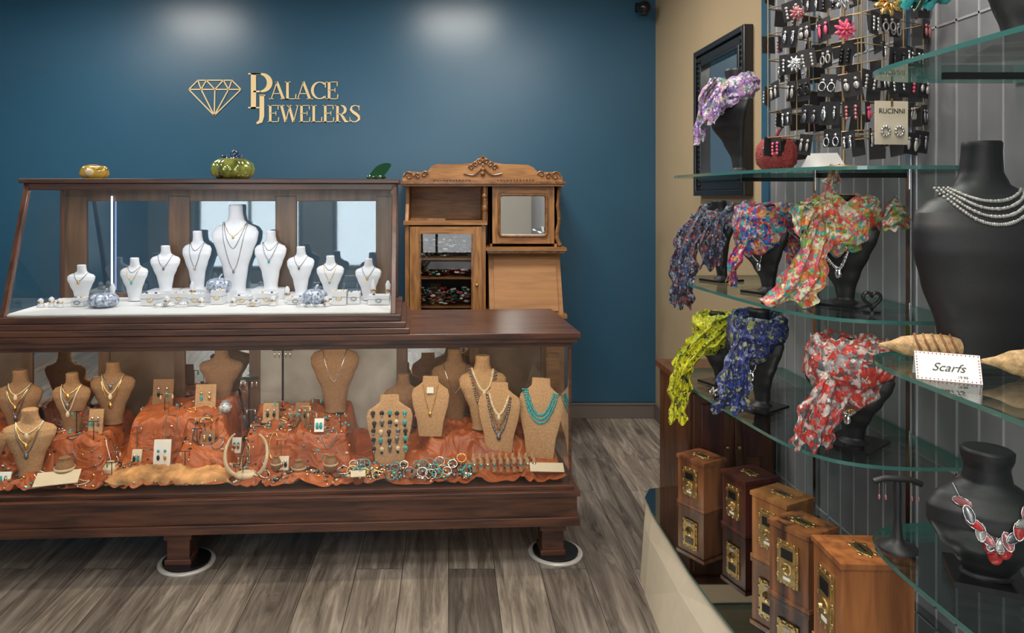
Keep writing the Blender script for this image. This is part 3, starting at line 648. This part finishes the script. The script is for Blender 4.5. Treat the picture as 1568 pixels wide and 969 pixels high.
b.box(.53,.59,.06,.09,1.20,1.56,M_oakv); b.box(.885,.95,.06,.09,1.20,1.56,M_oakv); b.box(.59,.885,.06,.09,1.505,1.56,M_oak); b.box(.59,.885,.06,.09,1.20,1.25,M_oak); b.box(.935,.95,.06,.38,1.18,1.56,M_oakv)
b.box(.588,.887,.07,.08,1.25,1.505,M_mirror)
rr=[]
for a0,cx,cz in ((0,.865,1.485),(90,.61,1.485),(180,.61,1.27),(270,.865,1.27)):
    for k in range(5): a=math.radians(a0+k*22.5); rr.append((cx+.022*math.cos(a),.055,cz+.022*math.sin(a)))
b.tube(rr,.009,M_oakd,8,True)
b.tube(catmull([(.97,.08,1.56),(.955,.07,1.45),(.965,.07,1.35),(.95,.06,1.25),(.97,.05,1.19)],4),.014,M_oakd,8)
b.box(.50,1.0,-.02,.38,1.16,1.18,M_oak); b.box(.51,.99,-.01,.38,1.145,1.16,M_oakd)
b.hexa([(.52,-.08,.78),(.97,-.08,.78),(.97,.38,.78),(.52,.38,.78),(.52,.08,1.145),(.97,.08,1.145),(.97,.38,1.145),(.52,.38,1.145)],M_oakp)
b.hexa([(.55,-.088,.80),(.94,-.088,.80),(.94,-.07,.80),(.55,-.07,.80),(.55,.056,1.12),(.94,.056,1.12),(.94,.075,1.12),(.55,.075,1.12)],M_oakp)
b.box(.50,.99,-.10,.38,.755,.78,M_oak); b.box(.50,.98,-.04,.38,.05,.755,M_oakv)
for k in range(3):
    b.box(.53,.95,-.055,-.04,.10+.22*k,.29+.22*k,M_oak); 
    for xx in (.63,.85): b.ell((xx,-.065,.2+.22*k),.012,M_brass)
for xx in (.02,.46,.52,.94): b.box(xx,xx+.04,-.0,.05,0,.05,M_oakd)
for k in range(380):
    zz,hh=random.choice([(1.115,.13),(1.115,.13),(.815,.10),(.815,.10),(.995,.04)])
    b.ell((R(.10,.41),R(.015,.16),zz+R(.01,hh)),(R(.008,.02),R(.01,.02),R(.004,.010)),random.choice([M_silver,M_silver,M_pearl,M_blackg,M_blackg,M_whitecard] if zz>1 else [M_blackg,M_leaf,M_red,M_pearl,M_silver,M_gold,M_whitecard,M_turq]),7,5)
b.finish('oak_secretary_cabinet',(-.27,4.46,0),0,bevel=.003)

# ------------------------------------------------------------ right wall: mirror, armoire, camera
b=MB()
ya,yz,za,zz=3.30,3.98,1.50,2.29
def frame(b,x0,x1,m,o,w):
    A,B,C,Dd=ya+o,yz-o,za+o,zz-o
    b.box(x0,x1,A,A+w,C,Dd,m); b.box(x0,x1,B-w,B,C,Dd,m); b.box(x0,x1,A+w,B-w,C,C+w,m); b.box(x0,x1,A+w,B-w,Dd-w,Dd,m)
frame(b,-.045,0,M_blackg,0,.03); frame(b,-.03,0,M_blackg,.03,.05); frame(b,-.04,0,M_blackg,.075,.02)
for k in range(26):
    for yy in (ya+.055,yz-.055): b.ell((-.032,yy,za+.06+.0268*k),(.008,.016,.011),M_blackg,8,5)
b.box(-.012,0,ya+.09,yz-.09,za+.09,zz-.09,M_mirror)
b.finish('framed_wall_mirror',(XR,0,0),0,bevel=.005)
b=MB()
b.box(0,.36,0,.42,.04,.69,M_arm); b.box(-.02,.37,-.02,.43,.69,.72,M_arm); b.box(-.01,.365,-.01,.42,0,.06,M_arm)
for xx in (.015,.19):
    b.box(xx,xx+.155,-.012,0,.08,.67,M_arm); b.box(xx+.03,xx+.125,-.02,-.01,.12,.36,M_box[1]); b.box(xx+.03,xx+.125,-.02,-.01,.41,.63,M_box[1])
b.ell((.155,-.022,.45),.009,M_brass); b.ell((.205,-.022,.45),.009,M_brass)
b.finish('wooden_armoire',(1.01,3.02,0),0,bevel=.004)
b=MB(); b.box(-.03,.03,.10,.12,.0,.06,M_blackg); b.tube([(0,.1,.03),(0,.05,.03),(0,.02,.01)],.01,M_blackg,8); b.ell((0,0,0),(.045,.05,.045),M_blackg,16,10); b.lathe((0,-.0,-.05),[(.02,0),(.03,.015),(.03,.03)],M_black,14)
b.finish('security_camera',(1.29,YB-.12,2.74))

# ------------------------------------------------------------ plinth and shelves
pl=[(1.385,2.98),(.93,2.98),(.83,2.95),(.79,2.87),(.78,2.75),(.775,2.3),(.785,2.1),(.80,1.9),(.83,1.2),(.85,.7),(1.385,.7)]
pb=[(1.385,2.97),(.92,2.97),(.80,2.92),(.755,2.83),(.738,2.70),(.724,2.45),(.722,2.2),(.725,1.9),(.74,1.2),(.76,.7),(1.385,.7)]
b=MB(); b.loft([[(x,y,0) for x,y in pb],[(x,y,.20) for x,y in [((a[0]*.4+c[0]*.6),(a[1]*.4+c[1]*.6)) for a,c in zip(pb,pl)]],[(x,y,.288) for x,y in pl]],M_cream,smooth=False); b.finish('display_plinth',bevel=.002)
pt=[(x if x>1.3 else x-.006,y) for x,y in pl]
b=MB(); b.prism(pt,.289,.298,M_blackmirror,M_shelfe); b.finish('mirror_plinth_top')
def catm2(pts): 
    return [(p.x,p.y) for p in catmull([(a,b_,0) for a,b_ in pts],5)]
s1=catm2([(1.383,2.98),(1.10,2.975),(.97,2.95),(.905,2.88),(.897,2.75),(.912,2.5),(.94,2.25),(.97,2.07),(1.03,1.95),(1.13,1.895),(1.25,1.88),(1.383,1.88)])
s2=catm2([(1.383,1.76),(1.2,1.755),(1.06,1.73),(.985,1.67),(.96,1.57),(.955,1.4),(.96,1.1),(.965,.85),(1.1,.8),(1.383,.8)])
def shelf(poly,z,ys):
    b=MB(); b.prism(poly,z-.010,z,M_shelf,M_shelfe)
    for y in ys:
        b.box(1.10,1.385,y-.004,y+.004,z-.026,z-.0105,M_blackg); b.box(1.372,1.387,y-.008,y+.008,z-.06,z+.01,M_chrome)
    b.finish('glass_shelf')
ZA,ZB_,ZC=1.580,1.172,.790
for z in (ZA,ZB_,ZC): shelf(s1,z,(2.7,2.15))
ZD,ZE,ZF=1.785,1.125,.705
for z in (ZD,ZE,ZF): shelf(s2,z,(1.6,1.1))
for y in (2.7,2.15,1.6,1.1):
    b=MB(); b.box(1.374,1.387,y-.010,y+.010,.30,2.6,M_chrome); b.finish('shelf_standard')

# ------------------------------------------------------------ black busts & scarves
def bbust(x,y,z,h,w,rz,neck=(),prof=None):
    prof=prof or BBUST
    b=MB(); bust(b,h,w,M_black,prof)
    if prof is BBUST: b.box(-w*.28,w*.28,-w*.20,w*.45,0,.008,M_blackg)
    for kw in neck: necklace(b,h,w,prof=prof,**kw)
    return b.finish('black_necklace_bust',(x,y,z+.0005),rz)
def scarf(name,x,y,z,h,w,rz,m,th=.035,drop=.09,tails=(),puff=1.0,seed=1,rx=.36,zc=.86,knot=None):
    b=MB(); b.M=rotz(rz); rings=[]; N=110;K=64
    th*=.98
    for i in range(N):
        a=2*math.pi*i/N; f=(1+math.cos(a))/2
        Rx=w*rx*(1+.12*noise.noise(Vector((math.cos(a)*2,math.sin(a)*2,seed)))); Ry=w*.25
        c=Vector((Rx*math.sin(a),.035*h-Ry*math.cos(a)-.02*f,h*zc-drop*f**1.3)); rad=Vector((math.sin(a),-math.cos(a),0)).normalized()
        ring=[]
        pz=1+.22*noise.noise(Vector((math.cos(a)*3+seed*2,math.sin(a)*3,0)))
        for j in range(K):
            ph=2*math.pi*j/K
            wv=noise.noise(Vector((a*1.6,math.cos(ph),math.sin(ph)+seed)))*2.5
            fold=pz+.10*math.sin(7*ph+2*a+seed+wv)+.06*math.sin(14*ph-2*a+wv*2)+.22*noise.noise(Vector((math.cos(ph)*1.5+seed,math.sin(ph)*1.5,math.cos(a)*2+math.sin(a))))
            ring.append(c+rad*(th*.58*puff*fold*math.cos(ph))+Vector((0,0,1))*(th*(.95+.75*f)*puff*fold*math.sin(ph)))
        rings.append(ring)
    b.loft(rings,m,False,True,loop=True)
    b.M=Matrix.Identity(4)
    if knot: b.ell(knot[:3],knot[3:6],m,48,16,lobes=7,la=.22)
    for T in tails:
        pts,lat,fa=T; lat=Vector(lat).normalized()
        C=catmull([Vector(p[:3]) for p in pts],12); Wd=[]
        for i in range(len(C)):
            s_=i/12; k=min(int(s_),len(pts)-2); f=s_-k; Wd.append(pts[k][3]*(1-f)+pts[k+1][3]*f)
        G=[]
        for i,c in enumerate(C):
            t=(C[min(i+1,len(C)-1)]-C[max(i-1,0)]).normalized(); nn=t.cross(lat).normalized(); row=[]
            gr=min(1,.35+i/30)
            for j in range(49):
                u=-1+2*j/48
                amp=fa*gr*.85
                wv=1.6*noise.noise(Vector((u*1.3,i*.05,seed*3)))
                o=amp*math.sin(8*u+i*.03+seed+wv*2)+amp*.3*math.sin(19*u-i*.06+wv*3)
                edge=.006*math.sin(i*.45+seed)+.004*math.sin(i*.9+j*.2)
                low=(.014*math.sin(6*u+seed)*(i/len(C))**3)
                row.append(c+lat*(u*(Wd[i]/2+edge))+nn*o+t*low)
            G.append(row)
        b.grid(G,m)
    return b.finish(name,(x,y,z))
# shelf A
bbust(1.07,2.72,ZA,.40,.22,-68)
scarf('purple_silk_scarf',1.07,2.72,ZA,.40,.22,-68,S_purple,.036,.05,
   tails=[([(-.06,-.03,.36,.04),(-.11,-.03,.30,.08),(-.125,-.03,.22,.085),(-.14,-.04,.12,.06)],(.7,.7,0),.010),([(-.05,-.06,.34,.04),(-.09,-.07,.27,.07),(-.11,-.07,.19,.06)],(.5,-.8,0),.010)])
pumpkin('red_glitter_pumpkin',(1.04,2.28,ZA),.062,.055,M_pumpr,M_pumpr,8)
b=MB()
b.add([(-.07,-.03,0),(.07,-.03,0),(.045,0,.055),(-.045,0,.055),(-.07,.03,0),(.07,.03,0)],[(0,1,2,3),(5,4,3,2),(1,5,2),(4,0,3)],M_whitecard)
b.finish('white_price_tent',(1.115,2.14,ZA+.0005),-20,scale=.85)
# shelf B
bbust(1.03,2.76,ZB_,.31,.19,-65)
scarf('dark_print_scarf',1.03,2.76,ZB_,.31,.19,-65,S_dark,.038,.07,
   tails=[([(-.07,-.02,.26,.05),(-.12,-.03,.18,.09),(-.14,-.04,.08,.10),(-.15,-.05,-.02,.09),(-.15,-.05,-.09,.07)],(.8,-.6,0),.012),([(-.03,-.10,.25,.05),(-.06,-.12,.17,.08),(-.06,-.11,.06,.09)],(1,-.2,0),.012)],seed=2)
bbust(1.06,2.42,ZB_,.30,.21,-60,neck=[dict(m=M_silver,drop=.45,xn=.5,r=.003,pend=.014)])
scarf('multicolour_scarf',1.06,2.42,ZB_,.30,.21,-60,S_multi,.045,.045,tails=[([(.05,-.05,.22,.05),(.09,-.05,.14,.08),(.09,-.06,.04,.09)],(1,0,0),.014),([(-.07,-.05,.2,.03),(-.12,-.06,.12,.04),(-.13,-.06,.04,.03)],(.6,-.8,0),.01)],seed=3)
bbust(1.17,2.14,ZB_,.33,.22,-50,neck=[dict(m=M_silver,drop=.46,xn=.6,r=.003,beads=.007,pend=.014)])
scarf('floral_silk_scarf',1.17,2.14,ZB_,.33,.22,-50,S_floral,.046,.045,seed=4,
   tails=[([(-.08,-.05,.27,.05),(-.11,-.06,.18,.08),(-.15,-.06,.08,.12),(-.19,-.05,.014,.16)],(1,-.35,0),.012),
          ([(-.08,-.05,.27,.05),(-.11,-.05,.31,.07),(-.13,-.04,.28,.08),(-.14,-.05,.22,.04)],(1,-.3,0),.010),
          ([(-.05,-.04,.29,.03),(-.055,-.04,.34,.045),(-.05,-.04,.38,.045),(-.045,-.04,.41,.02)],(1,0,0),.008),
          ([(.05,-.12,.25,.05),(.09,-.12,.28,.09),(.13,-.10,.25,.04)],(0,.2,1),.01)],knot=(-.07,-.05,.28,.030,.03,.032))
b=MB(); b.cyl((0,0,0),.022,.006,M_blackg)
b.tube([(.022*math.sin(t)**3*1.0,0,.038+.021*(13*math.cos(t)-5*math.cos(2*t)-2*math.cos(3*t)-math.cos(4*t))/14) for t in [i*2*math.pi/28 for i in range(28)]],.005,M_blackg,7,True)
b.cyl((0,0,0),.003,.02,M_blackg,8)
b.finish('heart_ring_stand',(1.19,2.02,ZB_),-20)
# shelf C
bbust(1.01,2.72,ZC,.27,.19,-65)
scarf('yellow_silk_scarf',1.01,2.72,ZC,.27,.19,-65,S_yellow,.038,.04,seed=5,
  tails=[([(-.05,-.05,.20,.05),(-.10,-.06,.16,.08),(-.145,-.07,.08,.08),(-.16,-.07,-.02,.075),(-.17,-.08,-.12,.06)],(.9,-.4,0),.012),
         ([(.07,-.04,.25,.05),(.03,-.08,.25,.08),(-.05,-.09,.20,.09),(-.12,-.08,.12,.08),(-.16,-.07,.0,.06)],(0,.3,1),.012)])
bbust(1.03,2.40,ZC,.33,.21,-55,neck=[dict(m=M_silver,drop=.42,xn=.55,r=.003,pend=.014)])
scarf('blue_print_scarf',1.03,2.40,ZC,.33,.21,-55,S_blue,.040,.05,seed=6,tails=[([(-.06,-.05,.24,.05),(-.10,-.07,.15,.09),(-.11,-.08,.06,.10),(-.12,-.08,.014,.12)],(1,-.3,0),.012)])
bbust(1.14,2.04,ZC,.30,.24,-50,neck=[dict(m=M_gold,drop=.44,xn=.65,r=.003,beads=.009),dict(m=M_silver,drop=.49,xn=.7,r=.003,beads=.008,pend=.014)])
scarf('red_white_scarf',1.14,2.04,ZC,.30,.24,-50,S_red,.050,.045,seed=7,puff=1.0,
  tails=[([(-.06,-.05,.22,.06),(-.10,-.06,.15,.10),(-.13,-.06,.06,.11),(-.14,-.06,.014,.09)],(1,-.3,0),.012)],knot=(.03,-.02,.275,.045,.04,.026))
b=MB()
for k in range(40): b.ell((R(-.03,.03),R(-.03,.03),R(.006,.02)),(R(.004,.006),)*3,random.choice([M_silver,M_gold,M_pearl,M_blackg]),6,4)
b.finish('bracelet_pile',(.96,2.55,ZC+.001))
# fixture 2
bbust(1.225,1.64,ZE,.50,.31,-16,prof=WIDE,neck=[dict(m=M_pearl,drop=.06+.034*k,xn=.46+.06*k,r=.003,beads=.0042,zt=.785,p=2.2) for k in range(4)])
def leafneck(x,y,z,h,w,rz):
    b=MB(); bust(b,h,w,M_black,LOWB); b.box(-w*.3,w*.3,-w*.2,w*.42,0,.012,M_blackg)
    P=[]
    for k in range(25):
        t=-1+2*k/24; x_=.56*w/2*t; z_=h*(.72-.30*(1-abs(t)**1.7)); P.append((x_,front(h,w,x_,z_,LOWB)-.004,z_))
    b.tube(P,.0025,M_dsilver,5)
    for k in range(13):
        t=-.85+1.7*k/12; x_=.56*w/2*t; z_=h*(.72-.32*(1-abs(t)**1.7)); y_=front(h,w,x_,z_,LOWB)-.008
        mm=[M_rose,M_dsilver,M_red,M_pearl][k%4]
        old=b.M; b.M=Matrix.Translation((x_,y_,z_))@Matrix.Rotation(t*1.1+(.5 if k%2 else -.5),4,'Y')@Matrix.Rotation(-.5,4,'X'); b.ell((0,0,0),(.0085,.003,.017),mm,8,6); b.tube([(.009*math.cos(q*.6),-.001,.018*math.sin(q*.6)) for q in range(11)],.0011,M_silver,5,True); b.M=old
    for q in ((-.010,.38,.012),(.014,.36,.013),(0,.30,.013)):
        zz_=h*q[1]; b.ell((q[0],front(h,w,q[0],zz_,LOWB)-.010,zz_),(q[2],.006,.018),M_red,10,7)
    b.finish('black_necklace_bust',(x,y,z+.0005),rz)
leafneck(1.105,1.47,ZF,.275,.22,-26)
b=MB(); b.lathe((0,0,0),[(.045,0),(.045,.008),(.02,.016),(.012,.03),(.008,.08),(.010,.15),(.008,.17)],M_black,20); b.tube([(-.055,0,.165),(-.03,0,.175),(.03,0,.175),(.055,0,.165)],.008,M_black,8)
for s_ in (-.045,-.03,.03,.045): b.tube([(s_,-.008,.165),(s_,-.008,.135)],.001,M_silver,4); b.ell((s_,-.008,.13),(.003,.003,.007),M_rose,6,5)
b.finish('earring_t_stand',(1.012,1.62,ZF),-10,scale=.9)
def cone(x,y,z,L,r_,rz):
    b=MB(); P=[(0.004,0),(r_*.35,.03*L/.2),(r_*.75,L*.3),(r_,L*.6),(r_*.95,L*.85),(r_*.75,L)]
    rings=[]
    for rr_,t in P: rings.append([(t,rr_*math.cos(2*math.pi*j/18),r_+rr_*math.sin(2*math.pi*j/18)) for j in range(18)])
    b.loft(rings,M_raffia)
    for k in range(5):
        t=L*(.45+.11*k); b.tube([(t+.006*math.sin(j*.7),(r_*1.0)*math.cos(2*math.pi*j/18),r_+(r_*1.0)*math.sin(2*math.pi*j/18)) for j in range(18)],.0025,M_wick,5,True)
    b.finish('raffia_cone_ornament',(x,y,z+.001),rz)
cone(1.00,1.67,ZE,.17,.028,-8); cone(1.105,1.49,ZE,.18,.032,-14)
b=MB()
b.add([(-.07,-.035,0),(.07,-.035,0),(.07,0,.065),(-.07,0,.065),(-.07,.035,0),(.07,.035,0)],[(0,1,2,3),(5,4,3,2)],M_whitecard)
card=b.finish('scarf_sign_card',(1.022,1.475,ZE+.0005),-26,scale=.80)
def text(s_,size,parent,loc,rot,m,shear=0,name='lettering'):
    c=bpy.data.curves.new(name,'FONT'); c.body=s_; c.size=size; c.align_x='CENTER'; c.shear=shear; c.extrude=.0002; c.materials.append(m)
    o=bpy.data.objects.new(name,c); sc.collection.objects.link(o); o.parent=parent; o.location=loc; o.rotation_euler=rot
tl=math.atan2(.065,.035)
text('Scarfs',.030,card,(0,-.0235,.023),(tl,0,0),M_black,.45)
text('19.99',.010,card,(.03,-.0315,.0085),(tl,0,0),M_black)
b=MB(); 
for k in range(48):
    if k<32: px_=-.066+.132*((k%16)/15); s_=.05 if k<16 else .95
    else: px_=-.066 if k%2 else .066; s_=.1+.8*((k-32)//2)/8
    b.ell((px_,-.035+.035*s_-.0005,.065*s_+.0005),.0016,M_red,5,4)
b.finish('border',parent=card)
bbust(1.14,1.42,ZD,.34,.25,-20)

# earring rack
b=MB(); s_=.145; z0,z1=.095,.80
b.lathe((0,0,0),[(.07,0),(.07,.006),(.01,.012)],M_wire,20); b.cyl((0,0,0),.0045,.84,M_wire,8)
NZ=10
zs=[z0+i*(z1-z0)/(NZ-1) for i in range(NZ)]
b.M=rotz(28)
for sx_ in (-1,-.33,.33,1):
    for sy_ in (-1,-.33,.33,1):
        if abs(sx_)==1 or abs(sy_)==1: b.tube([(sx_*s_,sy_*s_,z0),(sx_*s_,sy_*s_,z1)],.0019,M_wire,5)
for z in zs: b.tube([(-s_,-s_,z),(s_,-s_,z),(s_,s_,z),(-s_,s_,z)],.0019,M_wire,5,True)
for z in (z0,z1): b.tube([(-s_,0,z),(s_,0,z)],.0016,M_wire,5); b.tube([(0,-s_,z),(0,s_,z)],.0016,M_wire,5)
for side in range(4):
    for zi,z in enumerate(zs):
        for k in range(5):
            if R(0,1)<(.12 if zi>0 else .3): continue
            b.M=rotz(28+90*side)
            x=-.120+.060*k+R(-.012,.012); w,h=R(.020,.028),R(.035,.060); y=-s_-.006-R(0,.014)
            b.M=b.M@Matrix.Translation((x,y,z+R(-.008,.004)))@rotz(math.degrees(R(-.5,.5)))@Matrix.Rotation(R(-.18,.18),4,'Y')
            b.box(-w,w,-.002,0,-h,.006,M_black)
            b.tube([(0,.006,.002),(0,-.002,.004)],.0012,M_wire,4)
            mm=random.choice([M_silver,M_silver,M_dsilver,M_pearl,M_silver,M_silver,M_blackg,M_rose,M_pink,M_pearl])
            kind=random.choice([0,0,1,2])
            for q in (-1,1):
                b.ell((q*w*.5,-.005,-.012),(.005,.004,.005),mm,7,5)
                if kind==0: b.ell((q*w*.5,-.006,-.030),(R(.004,.008),.004,R(.010,.018)),mm,7,5)
                elif kind==1: b.tube([(q*w*.55+.009*math.cos(a*.63),-.006,-.030+.012*math.sin(a*.63)) for a in range(10)],.0022,mm,5,True)
                else:
                    for e in range(3): b.ell((q*w*.5,-.006,-.022-.010*e),(.0045,.0035,.005),mm,6,4)
b.M=Matrix.Identity(4)
rk=b.finish('earring_spinner_rack',(1.165,2.12,ZA+.0005))
def flower(x,y,z,r_,m,m2,nm):
    b=MB()
    for ly_,(nn_,f) in enumerate(((9,1),(7,.65))):
        for k in range(nn_):
            a=k*2*math.pi/nn_+ly_*.3; b.M=Matrix.Translation((r_*.55*f*math.cos(a),-.006*ly_,r_*.55*f*math.sin(a)))@Matrix.Rotation(-a,4,'Y'); b.ell((0,0,0),(r_*.5*f,r_*.12,r_*.19*f),m,8,6)
    b.M=Matrix.Identity(4); b.ell((0,-r_*.25,0),r_*.2,m2); b.finish(nm,(x-1.165,y-2.12,z-ZA),0,parent=rk)
flower(1.165,1.90,2.015,.042,M_gold,M_pearl,'gold_flower_brooch'); flower(1.065,1.93,1.945,.030,M_pink,M_red,'pink_flower_brooch')
flower(1.06,1.93,2.035,.036,M_silver,M_gold,'silver_flower_brooch'); flower(.975,2.01,2.01,.022,M_rose,M_silver,'rose_brooch'); flower(.975,2.02,1.87,.024,M_silver,M_pearl,'pearl_brooch')
b=MB(); b.box(-.048,.048,-.002,0,0,.115,M_cream); b.box(-.003,.003,-.004,-.002,.1,.122,M_brass)
for q in (-.02,.02):
    for k in range(9): b.ell((q+.011*math.cos(k*.7),-.006,.035+.012*math.sin(k*.7)),.0045,M_pearl if k%2 else M_silver,6,5)
cd=b.finish('cream_earring_card',(1.170-1.165,1.90-2.12,1.635-ZA),8,parent=rk)
text('RUCINNI',.019,cd,(0,-.0035,.082),(math.pi/2,0,0),M_black)
b=MB()
for k in range(3):
    P=catmull([(-.04+.03*k,0,.0),(-.03+.03*k,-.02,.03),(0+.03*k,-.01,.02),(.03+.02*k,-.02,.045)],5); b.tube(P,.013,M_turq if k!=1 else M_leaf,8)
b.finish('teal_scarf_knot',(1.245-1.165,1.90-2.12,1.995-ZA),parent=rk)

# ------------------------------------------------------------ wooden post-office boxes
def pobox(x,y,w,d,h,rz,m):
    b=MB(); b.box(-w/2,w/2,-d/2,d/2,.008,h-.012,m); b.box(-w/2-.004,w/2+.004,-d/2-.004,d/2+.004,0,.012,m); b.box(-w/2-.005,w/2+.005,-d/2-.005,d/2+.005,h-.014,h,m)
    f=-d/2
    b.box(-w*.27,w*.27,f-.005,f,h*.24,h*.80,M_brass); b.box(-w*.22,w*.22,f-.008,f-.005,h*.28,h*.76,M_brass)
    for q in range(12):
        a=q*math.pi/6; b.ell((w*.245*max(-1,min(1,1.4*math.cos(a))),f-.006,h*.52+h*.26*max(-1,min(1,1.4*math.sin(a)))),(.005,.003,.006),M_brass,7,5)
    b.box(-w*.15,w*.15,f-.0095,f-.008,h*.58,h*.71,M_blackg)
    old=b.M; b.M=Matrix.Translation((0,f-.008,h*.46))@Matrix.Rotation(math.pi/2,4,'X'); b.lathe((0,0,0),[(w*.13,0),(w*.13,.003),(w*.09,.006),(w*.04,.007),(w*.04,.014),(w*.03,.016)],M_brass,20); b.M=old
    b.box(-w*.09,w*.09,f-.010,f-.008,h*.31,h*.35,M_whitecard)
    b.lathe((0,0,h),[(w*.2,0),(w*.2,.002),(w*.16,.003)],M_brass,20,sx=1.2,sy=.7); b.box(-w*.12,w*.12,-.003,.003,h+.003,h+.004,M_blackg)
    for q in (-1,1):
        b.ell((q*w*.26,0,h+.001),(.007,.005,.002),M_brass,8,4)
        for e in (-1,1): b.ell((q*w*.17,e*w*.13,h+.001),(.009,.006,.002),M_brass,8,4)
    b.finish('wooden_mailbox_bank',(x,y,.2985),rz,bevel=.003)
pobox(.985,2.80,.125,.12,.190,-60,M_box[0])
pobox(1.09,2.60,.12,.14,.20,-72,M_box[1])
pobox(1.10,2.37,.13,.13,.220,-62,M_box[2])
pobox(1.06,2.15,.13,.13,.225,-62,M_box[3])
pobox(1.085,1.885,.15,.18,.275,-92,M_box[4])

# ------------------------------------------------------------ world & camera
w=bpy.data.worlds.new('World'); sc.world=w; w.use_nodes=True
bg=w.node_tree.nodes['Background']; bg.inputs[0].default_value=(.95,.97,1,1); bg.inputs[1].default_value=4.5
c=bpy.data.cameras.new('camera'); co=bpy.data.objects.new('camera',c); sc.collection.objects.link(co)
co.location=(0,0,1.5); co.rotation_euler=(math.pi/2,0,0)
c.sensor_width=36; c.lens=25.26; c.shift_x=.0619; c.shift_y=-.1177; c.clip_start=.05
sc.camera=co
